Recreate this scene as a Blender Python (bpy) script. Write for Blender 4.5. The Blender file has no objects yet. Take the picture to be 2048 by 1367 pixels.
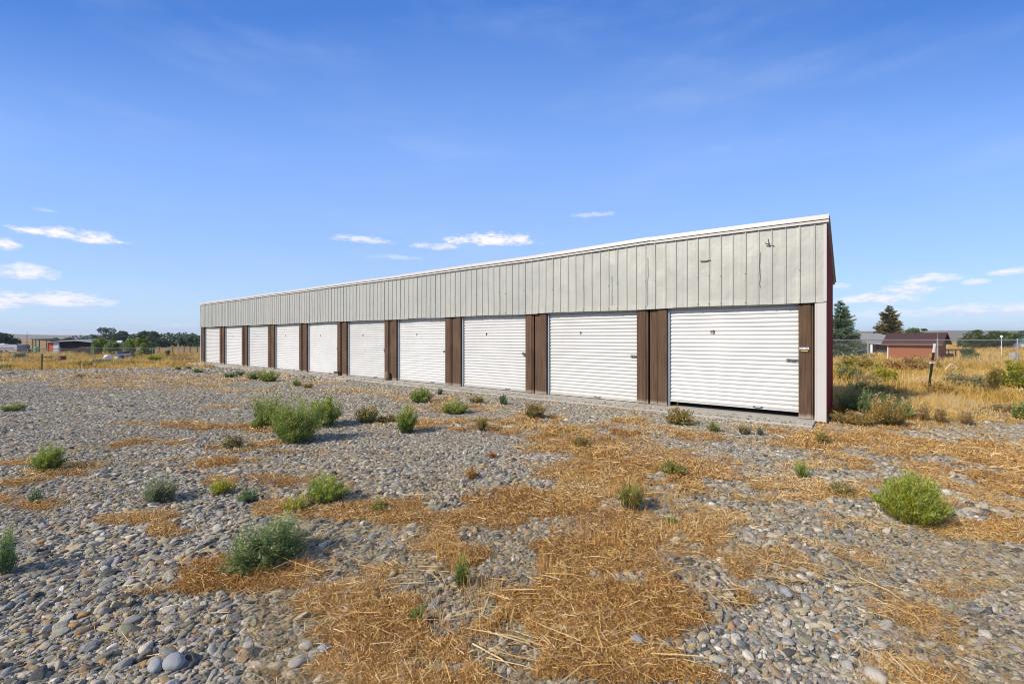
import bpy, math, random
import numpy as np
from math import sin, cos, pi, radians, atan2, sqrt

scene = bpy.context.scene
COL = scene.collection
random.seed(7)
RNG = np.random.default_rng(7)

# ------------------------------------------------------------------ camera, sky, sun, exposure
F = 885.0            # focal length in photograph pixels (2048 wide)
HY = 677.0           # horizon row
CH = 1.5             # eye height
cam_d = bpy.data.cameras.new("camera")
cam = bpy.data.objects.new("camera", cam_d)
COL.objects.link(cam)
cam.location = (0, 0, CH)
cam.rotation_euler = (radians(90), 0, 0)
cam_d.sensor_width = 36
cam_d.lens = 36 * F / 2048
cam_d.shift_y = -(683.5 - HY) / 2048
cam_d.clip_start = 0.05
cam_d.clip_end = 12000
scene.camera = cam
scene.cycles.filter_width = 1.05
scene.view_settings.view_transform = 'Standard'
scene.view_settings.look = 'None'
scene.view_settings.exposure = 0.18
scene.view_settings.gamma = 1.0

SUN_AZ = 238.0
SUN_EL = 34.0
SUN_DIR = (sin(radians(SUN_AZ)) * cos(radians(SUN_EL)), cos(radians(SUN_AZ)) * cos(radians(SUN_EL)), sin(radians(SUN_EL)))
sd = bpy.data.lights.new("sun", 'SUN')
sd.energy = 4.3
sd.angle = radians(0.5)
sd.color = (1.0, 0.90, 0.76)
so = bpy.data.objects.new("sun", sd)
COL.objects.link(so)
from mathutils import Vector
so.rotation_euler = Vector(SUN_DIR).to_track_quat('Z', 'Y').to_euler()
so.location = (-20, -15, 20)


class NT:
    """small node-tree helper"""
    def __init__(s, nt):
        s.nt = nt; s.n = nt.nodes; s.l = nt.links

    def add(s, t, ins=None, **kw):
        nd = s.n.new(t)
        for k, v in kw.items():
            setattr(nd, k, v)
        for k, v in (ins or {}).items():
            s.set(nd.inputs[k], v)
        return nd

    def set(s, sock, v):
        if hasattr(v, 'is_output') or isinstance(v, bpy.types.NodeSocket):
            s.l.new(v, sock)
        elif isinstance(v, bpy.types.Node):
            s.l.new(v.outputs[0], sock)
        else:
            if isinstance(v, (tuple, list)) and len(v) == 3 and sock.type == 'RGBA':
                v = tuple(v) + (1,)
            sock.default_value = v

    def math(s, op, a, b=None, c=None, clamp=False):
        nd = s.n.new('ShaderNodeMath'); nd.operation = op; nd.use_clamp = clamp
        s.set(nd.inputs[0], a)
        if b is not None: s.set(nd.inputs[1], b)
        if c is not None: s.set(nd.inputs[2], c)
        return nd.outputs[0]

    def mix(s, f, a, b, mode='MIX'):
        nd = s.n.new('ShaderNodeMix'); nd.data_type = 'RGBA'; nd.blend_type = mode
        s.set(nd.inputs[0], f); s.set(nd.inputs[6], a); s.set(nd.inputs[7], b)
        return nd.outputs[2]

    def ramp(s, f, stops, interp='LINEAR'):
        nd = s.n.new('ShaderNodeValToRGB'); r = nd.color_ramp; r.interpolation = interp
        while len(r.elements) < len(stops): r.elements.new(0.5)
        for e, (p, c) in zip(r.elements, stops):
            e.position = p
            e.color = (c, c, c, 1) if not isinstance(c, (tuple, list)) else tuple(c) + (1,)
        s.set(nd.inputs[0], f)
        return nd.outputs[0]

    def smooth(s, v, a, b):
        nd = s.n.new('ShaderNodeMapRange'); nd.interpolation_type = 'SMOOTHSTEP'
        s.set(nd.inputs[0], v); nd.inputs[1].default_value = a; nd.inputs[2].default_value = b
        return nd.outputs[0]

    def noise(s, vec, scale, detail=3, rough=0.5, w=None, out=0, dist=0.0):
        nd = s.n.new('ShaderNodeTexNoise')
        if w is not None:
            nd.noise_dimensions = '4D'; nd.inputs['W'].default_value = w
        if vec is not None: s.set(nd.inputs['Vector'], vec)
        nd.inputs['Scale'].default_value = scale; nd.inputs['Detail'].default_value = detail
        nd.inputs['Roughness'].default_value = rough; nd.inputs['Distortion'].default_value = dist
        return nd.outputs[out]

    def mapping(s, vec, scale=(1, 1, 1), loc=(0, 0, 0), rot=(0, 0, 0)):
        nd = s.n.new('ShaderNodeMapping'); s.set(nd.inputs[0], vec)
        nd.inputs['Location'].default_value = loc; nd.inputs['Scale'].default_value = scale
        nd.inputs['Rotation'].default_value = rot
        return nd.outputs[0]


world = bpy.data.worlds.new("World")
scene.world = world
world.use_nodes = True
W = NT(world.node_tree)
for n_ in list(W.n): W.n.remove(n_)
sky = W.add('ShaderNodeTexSky', sky_type='NISHITA')
sky.sun_disc = False
sky.sun_elevation = radians(SUN_EL)
sky.sun_rotation = radians(SUN_AZ)
sky.altitude = 1500
sky.air_density = 1.0
sky.dust_density = 0.6
sky.ozone_density = 2.5
tc = W.add('ShaderNodeTexCoord').outputs['Generated']
sep = W.add('ShaderNodeSeparateXYZ', {0: tc})
AZ = W.math('ARCTAN2', sep.outputs[0], sep.outputs[1])
EL = W.math('ARCSINE', sep.outputs[2])
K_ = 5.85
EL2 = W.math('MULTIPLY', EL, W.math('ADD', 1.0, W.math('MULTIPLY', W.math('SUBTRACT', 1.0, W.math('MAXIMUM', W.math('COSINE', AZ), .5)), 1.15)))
grad = W.ramp(W.math('DIVIDE', EL2, 1.5708), [(0.0, (.54, .70, .97)), (.077, (.47, .67, 1.0)), (.138, (.395, .615, 1.04)), (.25, (.275, .495, 1.08)), (.415, (.078, .24, .76)), (.60, (.12, .20, .45)), (1.0, (.20, .26, .42))])  # top stops, above the frame, paled to make the ambient light less blue
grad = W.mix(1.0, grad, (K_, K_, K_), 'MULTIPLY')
hs = W.add('ShaderNodeHueSaturation', {'Saturation': 1.2, 'Value': 1.15, 'Color': sky.outputs[0]})
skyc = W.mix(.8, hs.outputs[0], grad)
# clouds: flat-based fair-weather patches standing at fixed bearings and heights above the horizon
comb = W.add('ShaderNodeCombineXYZ', {0: AZ, 1: EL})
nz = W.noise(W.mapping(comb.outputs[0], (1, 2.4, 1)), 26, 7, 0.66)
nz2 = W.noise(W.mapping(comb.outputs[0], (1, 3.5, 1), (3, 1, 0)), 90, 4, 0.6)
wob = W.math('ADD', W.math('MULTIPLY', W.math('SUBTRACT', nz, 0.5), 4.4), W.math('MULTIPLY', W.math('SUBTRACT', nz2, 0.5), 1.6))
CL = [(150, 468, 115, 12, 1.0), (5, 485, 42, 14, .9), (45, 540, 78, 15, .85), (100, 596, 155, 14, .9), (-90, 600, 150, 20, .9), (5, 613, 28, 5, .7),
      (90, 419, 30, 4, .35), (725, 477, 60, 8, .7), (985, 476, 90, 13, 1.0), (1120, 0, 1, 1, 0), (875, 491, 48, 7, .6), (790, 513, 55, 5, .3), (1190, 428, 48, 5, .4),
      (355, 650, 45, 4, .4), (1855, 556, 78, 10, .8), (1950, 562, 30, 6, .6), (1815, 575, 65, 11, .85), (1750, 596, 85, 12, .85), (1685, 573, 22, 6, .5),
      (2030, 540, 58, 8, .85), (2150, 560, 70, 12, .9), (1960, 617, 180, 11, .7), (1800, 625, 130, 10, .4), (1330, 640, 60, 5, .3), (-150, 470, 90, 14, .9)]
cm = None; cl = None
for (cx_, cy_, w_, h_, s_) in CL:
    if s_ == 0: continue
    a0 = math.atan((cx_ - 1024) / F); e0 = math.atan((HY - cy_) / F * cos(a0))
    wa = w_ / F * cos(a0) ** 2; we = 1.4 * h_ / F * cos(a0)
    da = W.math('DIVIDE', W.math('SUBTRACT', AZ, a0), wa)
    de = W.math('DIVIDE', W.math('SUBTRACT', EL, e0 - we * .35), we)
    up = W.math('MAXIMUM', de, 0.0); dn = W.math('MULTIPLY', W.math('MINIMUM', de, 0.0), 1.9)
    r2 = W.math('ADD', W.math('MULTIPLY', da, da), W.math('ADD', W.math('MULTIPLY', up, up), W.math('MULTIPLY', dn, dn)))
    v = W.math('ADD', W.math('SUBTRACT', 1.0, r2), wob)
    v = W.math('MULTIPLY', W.smooth(v, -0.3, 1.25), s_)
    vl = W.math('MULTIPLY', v, W.smooth(W.math('ADD', de, W.math('MULTIPLY', wob, .6)), -.55, .35))
    cm = v if cm is None else W.math('MAXIMUM', cm, v)
    cl = vl if cl is None else W.math('MAXIMUM', cl, vl)
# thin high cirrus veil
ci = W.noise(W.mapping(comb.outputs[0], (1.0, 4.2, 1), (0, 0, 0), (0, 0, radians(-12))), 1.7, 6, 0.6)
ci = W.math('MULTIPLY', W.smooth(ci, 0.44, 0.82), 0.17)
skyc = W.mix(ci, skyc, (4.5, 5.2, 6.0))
ccol = W.mix(W.math('DIVIDE', cl, W.math('MAXIMUM', cm, .02)), (4.5, 4.75, 5.9), (6.6, 6.2, 6.5))  # lavender lower colour paints shade on the cloud undersides
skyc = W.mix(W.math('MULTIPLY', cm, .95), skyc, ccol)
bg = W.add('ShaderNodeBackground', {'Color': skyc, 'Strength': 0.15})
wo = W.add('ShaderNodeOutputWorld', {'Surface': bg.outputs[0]})


# ------------------------------------------------------------------ helpers
def tag(o, label=None, cat=None, group=None, kind=None):
    if label: o['label'] = label
    if cat: o['category'] = cat
    if group: o['group'] = group
    if kind: o['kind'] = kind
    return o


def empty(name, loc, rz=0, label=None, cat=None, group=None):
    o = bpy.data.objects.new(name, None)
    COL.objects.link(o)
    o.empty_display_size = 0.2
    o.location = loc; o.rotation_euler = (0, 0, rz)
    return tag(o, label, cat, group)


def copy_tree(o, parent=None):
    c = o.copy(); COL.objects.link(c); c.parent = parent
    for ch in o.children: copy_tree(ch, c)
    return c


def vhash(ix, iy, seed):
    h = (ix.astype(np.int64) * 374761393 + iy.astype(np.int64) * 668265263 + seed * 974711) & 0x7fffffff
    h = ((h ^ (h >> 13)) * 1274126177) & 0x7fffffff
    return ((h ^ (h >> 16)) & 0xffff) / 65535.0


def vnoise(x, y, seed=0):
    x = np.asarray(x, float); y = np.asarray(y, float)
    ix = np.floor(x); iy = np.floor(y); fx = x - ix; fy = y - iy
    fx = fx * fx * (3 - 2 * fx); fy = fy * fy * (3 - 2 * fy)
    a = vhash(ix, iy, seed); b = vhash(ix + 1, iy, seed); c = vhash(ix, iy + 1, seed); d = vhash(ix + 1, iy + 1, seed)
    return (a * (1 - fx) + b * fx) * (1 - fy) + (c * (1 - fx) + d * fx) * fy


def fbm(x, y, seed=0, o=4):
    s = 0; a = .5; t = 0
    for k in range(o):
        s = s + a * vnoise(x * 2 ** k, y * 2 ** k, seed + k * 17); t += a; a *= .5
    return s / t


def sst(v, a, b):
    t = np.clip((np.asarray(v, float) - a) / (b - a), 0, 1)
    return t * t * (3 - 2 * t)


PAD = -0.045


def gz(x, y):
    """height of the ground"""
    x = np.asarray(x, float); y = np.asarray(y, float)
    l = sst(y, 22, 40) * sst(-x, 3, 9) * .8
    r = sst(y, 24, 46) * sst(x, 6, 14) * 1.0
    m = sst(y, 24, 46) * .8
    n = (fbm(x * .6, y * .6, 3, 3) - .5) * .035 + (fbm(x * .12, y * .12, 9, 2) - .5) * .1 * sst(np.hypot(x, y), 12, 30)
    return PAD + n - np.maximum(np.maximum(l, r), m * sst(y, 30, 60))


def at(px, py):
    """ground point under a picture position"""
    px = np.asarray(px, float); py = np.asarray(py, float)
    z = np.full(np.broadcast(px, py).shape, PAD)
    d = np.maximum(py - HY, 3)
    for _ in range(12):
        Z = (CH - z) * F / d; X = (px - 1024) / F * Z
        z = .5 * z + .5 * gz(X, Z)
    Z = (CH - z) * F / d; X = (px - 1024) / F * Z
    return X, Z, gz(X, Z)


def fast_mesh(name, V, groups, m, parent=None, tint=None, smooth=False, loc=None):
    """V (n,3); groups: list of (k, k-gon index array)"""
    me = bpy.data.meshes.new(name)
    V = np.asarray(V, np.float32)
    me.vertices.add(len(V)); me.vertices.foreach_set('co', V.ravel())
    idx = np.concatenate([np.asarray(g).reshape(-1) for g in groups]).astype(np.int32)
    tot = np.concatenate([np.full(len(g), np.asarray(g).shape[1]) for g in groups]).astype(np.int32)
    st = np.concatenate([[0], np.cumsum(tot)[:-1]]).astype(np.int32)
    me.loops.add(len(idx)); me.loops.foreach_set('vertex_index', idx)
    me.polygons.add(len(tot)); me.polygons.foreach_set('loop_start', st)
    try: me.polygons.foreach_set('loop_total', tot)
    except Exception: pass
    me.polygons.foreach_set('use_smooth', np.full(len(tot), smooth))
    if tint is not None:
        at_ = me.attributes.new('tint', 'FLOAT', 'POINT'); at_.data.foreach_set('value', np.asarray(tint, np.float32))
    me.update(calc_edges=True)
    me.validate()
    if m: me.materials.append(m)
    o = bpy.data.objects.new(name, me); COL.objects.link(o)
    if parent: o.parent = parent
    if loc is not None: o.location = loc
    return o


class MB:
    def __init__(s): s.v = []; s.f = []; s.sm = []

    def quad(s, *p):
        n = len(s.v); s.v += [tuple(q) for q in p]; s.f.append(tuple(range(n, n + len(p)))); return s

    def hexa(s, p):
        """8 corners: bottom 4 ccw, top 4 ccw"""
        n = len(s.v); s.v += [tuple(q) for q in p]
        s.f += [(n, n + 3, n + 2, n + 1), (n + 4, n + 5, n + 6, n + 7)] + [(n + i, n + (i + 1) % 4, n + 4 + (i + 1) % 4, n + 4 + i) for i in range(4)]
        return s

    def box(s, x0, x1, y0, y1, z0, z1):
        return s.hexa([(x0, y0, z0), (x1, y0, z0), (x1, y1, z0), (x0, y1, z0), (x0, y0, z1), (x1, y0, z1), (x1, y1, z1), (x0, y1, z1)])

    def tube(s, pts, r, n=6, r1=None, cap=True):
        pts = [Vector(p) for p in pts]; rings = []
        for i, p in enumerate(pts):
            d = (pts[min(i + 1, len(pts) - 1)] - pts[max(i - 1, 0)]).normalized()
            a = d.orthogonal().normalized() if abs(d.z) < .95 else (Vector((1, 0, 0)) - d * d.x).normalized()
            b = d.cross(a)
            rr = r if r1 is None else r + (r1 - r) * i / (len(pts) - 1)
            base = len(s.v)
            for k in range(n):
                t = 2 * pi * k / n; s.v.append(tuple(p + (a * cos(t) + b * sin(t)) * rr))
            rings.append(base)
        for i in range(len(rings) - 1):
            A, B = rings[i], rings[i + 1]
            for k in range(n): s.f.append((A + k, A + (k + 1) % n, B + (k + 1) % n, B + k))
        if cap:
            s.f.append(tuple(rings[0] + k for k in reversed(range(n)))); s.f.append(tuple(rings[-1] + k for k in range(n)))
        return s

    def lathe(s, prof, c=(0, 0, 0), n=16):
        rings = []
        for (r, z) in prof:
            rings.append(len(s.v))
            for k in range(n): s.v.append((c[0] + r * cos(2 * pi * k / n), c[1] + r * sin(2 * pi * k / n), c[2] + z))
        for i in range(len(rings) - 1):
            for k in range(n): s.f.append((rings[i] + k, rings[i] + (k + 1) % n, rings[i + 1] + (k + 1) % n, rings[i + 1] + k))
        s.f.append(tuple(rings[0] + k for k in reversed(range(n)))); s.f.append(tuple(rings[-1] + k for k in range(n)))
        return s

    def build(s, name, m, parent=None, smooth=False, bevel=0, loc=None):
        me = bpy.data.meshes.new(name); me.from_pydata(s.v, [], s.f); me.update()
        if smooth: me.polygons.foreach_set('use_smooth', [True] * len(s.f))
        me.materials.append(m)
        o = bpy.data.objects.new(name, me); COL.objects.link(o)
        if parent: o.parent = parent
        if loc is not None: o.location = loc
        if bevel:
            b = o.modifiers.new('bevel', 'BEVEL'); b.width = bevel; b.segments = 2; b.limit_method = 'ANGLE'
        return o


# ------------------------------------------------------------------ materials
def material(name, fn):
    m = bpy.data.materials.new(name); m.use_nodes = True
    t = NT(m.node_tree)
    for n_ in list(t.n): t.n.remove(n_)
    out = t.add('ShaderNodeOutputMaterial')
    t.l.new(fn(t), out.inputs[0])
    return m


def principled(t, col, rough=.7, metal=0.0, bump=None, bs=.3, bd=.01, spec=.4):
    p = t.add('ShaderNodeBsdfPrincipled', {'Base Color': col, 'Roughness': rough, 'Metallic': metal, 'Specular IOR Level': spec})
    if bump is not None:
        b = t.add('ShaderNodeBump', {'Height': bump, 'Strength': bs, 'Distance': bd}); t.l.new(b.outputs[0], p.inputs['Normal'])
    return p.outputs[0]


def plain(name, c, rough=.7, metal=0.0, var=.15, sc=8, bump=.2, coord='Object'):
    def fn(t):
        v = t.add('ShaderNodeTexCoord').outputs[coord]
        n = t.noise(v, sc, 5, .6)
        n2 = t.noise(v, sc * 6, 3, .6)
        k = t.math('ADD', t.math('MULTIPLY', t.math('SUBTRACT', n, .5), var * 2), t.math('MULTIPLY', t.math('SUBTRACT', n2, .5), var))
        k = t.math('ADD', k, 1.0)
        return principled(t, t.mix(1.0, c, t.add('ShaderNodeCombineColor', {0: k, 1: k, 2: k}).outputs[0], 'MULTIPLY'), rough, metal, n2, bump, .004)
    return material(name, fn)


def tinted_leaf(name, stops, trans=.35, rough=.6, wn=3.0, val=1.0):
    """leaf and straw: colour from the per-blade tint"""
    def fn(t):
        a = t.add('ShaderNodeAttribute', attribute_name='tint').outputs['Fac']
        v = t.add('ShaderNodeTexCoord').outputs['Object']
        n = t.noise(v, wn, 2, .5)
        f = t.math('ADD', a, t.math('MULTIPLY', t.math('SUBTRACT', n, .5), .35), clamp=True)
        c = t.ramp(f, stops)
        d = t.add('ShaderNodeBsdfDiffuse', {'Color': c}).outputs[0]
        tr = t.add('ShaderNodeBsdfTranslucent', {'Color': c}).outputs[0]
        m1 = t.add('ShaderNodeMixShader', {0: trans, 1: d, 2: tr}).outputs[0]
        g = t.add('ShaderNodeBsdfGlossy', {'Color': (1, 1, 1), 'Roughness': .45}).outputs[0]
        return t.add('ShaderNodeMixShader', {0: .035, 1: m1, 2: g}).outputs[0]
    return material(name, fn)


def wood_fn(c0, c1, dark):
    def fn(t):
        v = t.add('ShaderNodeTexCoord').outputs['Object']
        wv = t.noise(t.mapping(v, (28, 28, 1.1)), 1.0, 5, .6, dist=1.2)
        big = t.noise(v, 1.3, 3, .5)
        fine = t.noise(t.mapping(v, (160, 160, 3)), 1.0, 3, .6)
        c = t.mix(t.smooth(wv, .36, .68), c0, c1)
        c = t.mix(t.math('MULTIPLY', t.smooth(fine, .55, .8), .6), c, dark)
        c = t.mix(t.math('MULTIPLY', t.smooth(big, .45, .75), .4), c, tuple(q * 1.45 for q in c0))
        sz = t.add('ShaderNodeSeparateXYZ', {0: v}).outputs[2]
        wear = t.math('MULTIPLY', t.smooth(t.math('ADD', sz, t.math('MULTIPLY', fine, -.16)), .03, -.06), .7)
        c = t.mix(wear, c, (.42, .36, .28))
        return principled(t, c, .8, 0, wv, .5, .006, .25)
    return fn


M = {}
M['wood'] = material('stained_wood', wood_fn((.125, .076, .046), (.07, .041, .025), (.025, .015, .009)))
M['dark_wood'] = material('recess_wood', wood_fn((.09, .052, .033), (.06, .033, .02), (.02, .012, .008)))  # darker copy of the stained wood, recess shade put into its colour


def fn_fascia(t):
    v = t.add('ShaderNodeTexCoord').outputs['Object']
    s = t.noise(t.mapping(v, (26, 26, .25)), 1.0, 4, .6)
    b = t.noise(v, .8, 5, .62)
    pan = t.noise(t.mapping(v, (4.37, 0, 0)), 1.0, 0, .5)
    gr = t.noise(v, 2.6, 6, .7)
    c = t.mix(t.smooth(s, .3, .7), (.40, .40, .355), (.465, .46, .405))
    c = t.mix(t.math('MULTIPLY', t.smooth(b, .42, .7), .40), c, (.33, .34, .315))
    c = t.mix(t.math('MULTIPLY', t.smooth(pan, .45, .62), .35), c, (.41, .415, .375))
    c = t.mix(t.math('MULTIPLY', t.smooth(gr, .63, .76), .25), c, (.26, .27, .25))
    rust = t.noise(v, 9, 5, .7)
    c = t.mix(t.math('MULTIPLY', t.smooth(rust, .70, .78), .55), c, (.25, .14, .07))
    dn = t.noise(t.mapping(v, (1.0, 1.0, .55)), 3.4, 4, .55)
    return principled(t, c, .42, .12, dn, .55, .03, .45)


M['fascia'] = material('weathered_ribbed_steel', fn_fascia)
M['trim'] = plain('white_trim_metal', (.53, .51, .48), .45, 0, .05, 3, .05)


def fn_door(t):
    v = t.add('ShaderNodeTexCoord').outputs['Object']
    b = t.noise(v, 1.1, 5, .6)
    s = t.noise(t.mapping(v, (9, 9, .8)), 1.0, 4, .6)
    c = t.mix(t.smooth(b, .3, .75), (.665, .665, .655), (.60, .605, .595))
    c = t.mix(t.math('MULTIPLY', t.smooth(s, .55, .8), .25), c, (.60, .59, .56))
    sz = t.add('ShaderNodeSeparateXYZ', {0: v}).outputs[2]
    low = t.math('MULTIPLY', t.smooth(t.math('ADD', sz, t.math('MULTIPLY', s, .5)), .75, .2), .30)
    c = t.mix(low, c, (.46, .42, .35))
    rnd = t.add('ShaderNodeObjectInfo').outputs['Random']
    c = t.mix(1.0, c, t.ramp(rnd, [(0, (.90, .90, .89)), (1, (1.02, 1.02, 1.02))]), 'MULTIPLY')
    st_ = t.noise(t.mapping(v, (14, 14, .5), (5, 2, 0)), 1.0, 4, .65)
    c = t.mix(t.math('MULTIPLY', t.smooth(st_, .62, .78), .35), c, (.42, .37, .30))
    return principled(t, c, .38, 0, b, .08, .004, .5)


M['door'] = material('white_roll_up_steel', fn_door)
M['bar'] = plain('galvanised_bar', (.50, .49, .47), .45, .35, .12, 5, .1)
M['steel'] = plain('galvanised_steel', (.42, .43, .44), .45, .5, .15, 12, .1)
M['dark_steel'] = plain('dark_steel', (.10, .10, .10), .5, .4, .2, 12, .1)
M['black'] = plain('black_plastic_and_shade', (.02, .02, .02), .5, 0, .1)
M['red'] = plain('dark_red_steel', (.34, .035, .022), .45, 0, .10, 3, .05)
M['guide'] = plain('guide_rail', (.42, .45, .50), .5, .3, .15, 6, .05)
M['interior'] = plain('interior_wall', (.12, .12, .12), .9)
M['sign_white'] = plain('sign_white', (.75, .75, .75), .5, 0, .04)
M['sign_yellow'] = plain('sign_yellow', (.48, .36, .12), .5, 0, .08)
M['orange_tape'] = plain('orange_tape', (.75, .16, .05), .5, 0, .08)
M['post_white'] = plain('white_paint', (.75, .74, .72), .6, 0, .1, 20)
M['post_green'] = plain('dark_green_paint', (.018, .028, .018), .55, .1, .3, 20)


def fn_conc(t):
    v = t.add('ShaderNodeTexCoord').outputs['Object']
    a = t.noise(v, .9, 6, .65); b = t.noise(v, 40, 3, .6); d = t.noise(v, 6, 4, .6)
    c = t.mix(t.smooth(a, .3, .7), (.40, .37, .31), (.47, .45, .40))
    c = t.mix(t.math('MULTIPLY', t.smooth(d, .5, .75), .4), c, (.32, .29, .24))
    c = t.mix(t.math('MULTIPLY', t.smooth(b, .55, .8), .3), c, (.27, .25, .22))
    return principled(t, c, .9, 0, b, .3, .004, .2)


M['concrete'] = material('weathered_concrete', fn_conc)


def fn_stone(t):
    a = t.add('ShaderNodeAttribute', attribute_name='tint', attribute_type='INSTANCER').outputs['Fac']
    v = t.add('ShaderNodeTexCoord').outputs['Object']
    c = t.ramp(a, [(0.0, (.10, .105, .105)), (.08, (.24, .235, .215)), (.17, (.37, .355, .31)), (.28, (.50, .445, .345)), (.37, (.29, .305, .315)),
                   (.46, (.50, .43, .30)), (.55, (.38, .28, .18)), (.62, (.44, .43, .40)), (.70, (.30, .295, .215)), (.78, (.20, .195, .18)), (.84, (.56, .53, .47)), (.90, (.50, .30, .13)), (.925, (.40, .36, .37)), (.95, (.66, .63, .56)), (.985, (.78, .75, .70))], 'CONSTANT')
    rot = t.add('ShaderNodeCombineXYZ', {0: t.math('MULTIPLY', a, 37.0), 1: t.math('MULTIPLY', a, 91.0), 2: 0.0}).outputs[0]
    vv = t.add('ShaderNodeVectorMath', {0: v, 1: rot}).outputs[0]
    n = t.noise(vv, 2.2, 6, .72)
    n2 = t.noise(vv, 9, 4, .7)
    c = t.mix(1.0, c, t.ramp(n, [(.25, (.66, .625, .565)), (.75, (1.50, 1.43, 1.30))]), 'MULTIPLY')
    c = t.mix(t.math('MULTIPLY', t.smooth(n2, .58, .75), .35), c, (.42, .39, .34))
    return principled(t, c, .78, 0, n2, .5, .05, .35)


M['stone'] = material('river_pebble', fn_stone)


def fn_ground(t):
    v = t.add('ShaderNodeTexCoord').outputs['Object']
    straw = t.add('ShaderNodeAttribute', attribute_name='straw').outputs['Fac']
    field = t.add('ShaderNodeAttribute', attribute_name='field').outputs['Fac']
    wv = t.add('ShaderNodeVectorMath', {0: v, 1: t.add('ShaderNodeVectorMath', {0: t.noise(v, 6, 2, .5, out=1), 1: (.08, .08, .08)}, operation='MULTIPLY').outputs[0]}).outputs[0]
    vo = t.add('ShaderNodeTexVoronoi', {'Vector': wv, 'Scale': 21.0, 'Randomness': .9})
    vd = t.add('ShaderNodeTexVoronoi', {'Vector': wv, 'Scale': 21.0, 'Randomness': .9}, feature='DISTANCE_TO_EDGE')
    cr = t.add('ShaderNodeSeparateColor', {0: vo.outputs['Color']}).outputs[0]
    st = t.ramp(cr, [(0, (.22, .22, .21)), (.2, (.34, .33, .31)), (.4, (.44, .41, .35)), (.55, (.32, .32, .315)), (.7, (.48, .44, .36)), (.85, (.38, .29, .20)), (.95, (.58, .55, .50))], 'CONSTANT')
    edge = t.smooth(vd.outputs['Distance'], 0.0, .16)
    dirt = t.mix(t.noise(v, 30, 4, .7), (.14, .115, .085), (.36, .31, .235))
    grav = t.mix(edge, dirt, st)
    big = t.noise(v, .45, 4, .6)
    grav = t.mix(t.math('MULTIPLY', t.smooth(big, .4, .7), .45), grav, dirt)
    sn = t.noise(t.mapping(v, (55, 14, 20), rot=(0, 0, .5)), 1.0, 4, .7, dist=1.5)
    sc = t.ramp(sn, [(.28, (.07, .04, .018)), (.48, (.22, .13, .05)), (.62, (.36, .23, .09)), (.8, (.52, .38, .20))])  # dark stops paint the shadow between the stalks onto the ground
    sb = t.noise(v, 1.7, 3, .6)
    sc = t.mix(t.math('MULTIPLY', t.smooth(sb, .4, .7), .6), sc, (.30, .15, .055))
    c = t.mix(t.smooth(t.math('ADD', straw, t.math('MULTIPLY', t.math('SUBTRACT', sn, .5), .7)), .5, 1.0), grav, sc)
    fn1 = t.noise(t.mapping(v, (1, .45, 1)), 1.1, 6, .65)
    fn2 = t.noise(v, 12, 4, .7)
    fc = t.ramp(fn1, [(.25, (.18, .13, .055)), (.42, (.33, .235, .085)), (.58, (.44, .32, .12)), (.75, (.30, .27, .10))])
    fc = t.mix(t.math('MULTIPLY', t.smooth(fn2, .4, .7), .5), fc, (.15, .10, .05))
    y = t.add('ShaderNodeSeparateXYZ', {0: v}).outputs[1]
    farn = t.noise(t.mapping(v, (.004, .02, 1)), 1.0, 4, .6)
    farc = t.ramp(farn, [(.3, (.35, .17, .065)), (.5, (.42, .28, .11)), (.7, (.24, .20, .09))])
    fc = t.mix(t.smooth(y, 52, 80), fc, farc)
    c = t.mix(field, c, fc)
    h = t.math('ADD', t.math('MULTIPLY', edge, .6), t.math('MULTIPLY', sn, .6))
    return principled(t, c, .95, 0, h, .8, .03, .1)


M['ground'] = material('ground_cover', fn_ground)
STRAW = [(0.0, (.15, .06, .018)), (.2, (.42, .20, .055)), (.42, (.64, .36, .10)), (.62, (.76, .50, .17)), (.82, (.80, .60, .28)), (1.0, (.82, .72, .52))]
M['straw'] = tinted_leaf('dry_straw', STRAW, .25, wn=2.0)
M['grass'] = tinted_leaf('dry_grass', [(0.0, (.20, .13, .035)), (.2, (.44, .27, .055)), (.45, (.68, .43, .09)), (.65, (.76, .52, .15)), (.85, (.78, .60, .28)), (1.0, (.72, .62, .44))], .35, wn=.7)
M['stem'] = plain('dry_stem', (.22, .17, .09), .8)


def leafm(name, dark, mid, light, trans=.48, wn=3.0):
    return tinted_leaf(name, [(0.0, dark), (.5, mid), (1.0, light)], trans, wn=wn)


M['kochia'] = leafm('bright_green_leaf', (0.106, 0.156, 0.027), (0.281, 0.381, 0.069), (0.550, 0.600, 0.163))
M['lime'] = leafm('yellow_green_leaf', (0.190, 0.209, 0.015), (0.455, 0.468, 0.045), (0.759, 0.708, 0.139))
M['olive'] = leafm('olive_leaf', (0.092, 0.149, 0.047), (0.248, 0.336, 0.116), (0.522, 0.596, 0.253))
M['greyg'] = leafm('grey_green_leaf', (0.091, 0.131, 0.068), (0.239, 0.297, 0.164), (0.496, 0.542, 0.328))
M['bluegreen'] = leafm('blue_green_leaf', (0.065, 0.138, 0.059), (0.174, 0.304, 0.140), (0.377, 0.497, 0.258))
M['rabbit'] = leafm('rabbitbrush_flower', (0.162, 0.165, 0.019), (0.485, 0.418, 0.033), (0.762, 0.572, 0.056))
M['tanmound'] = leafm('dry_mound', (0.241, 0.172, 0.068), (0.483, 0.368, 0.166), (0.700, 0.552, 0.274))
M['rust'] = leafm('rusty_weed', (0.198, 0.080, 0.025), (0.548, 0.261, 0.062), (0.792, 0.478, 0.123))
M['brownweed'] = leafm('brown_green_weed', (0.095, 0.090, 0.025), (0.347, 0.285, 0.076), (0.709, 0.495, 0.128))
M['oldstraw'] = leafm('pale_seed_stalk', (0.314, 0.207, 0.088), (0.604, 0.437, 0.195), (0.797, 0.644, 0.352))
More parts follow.
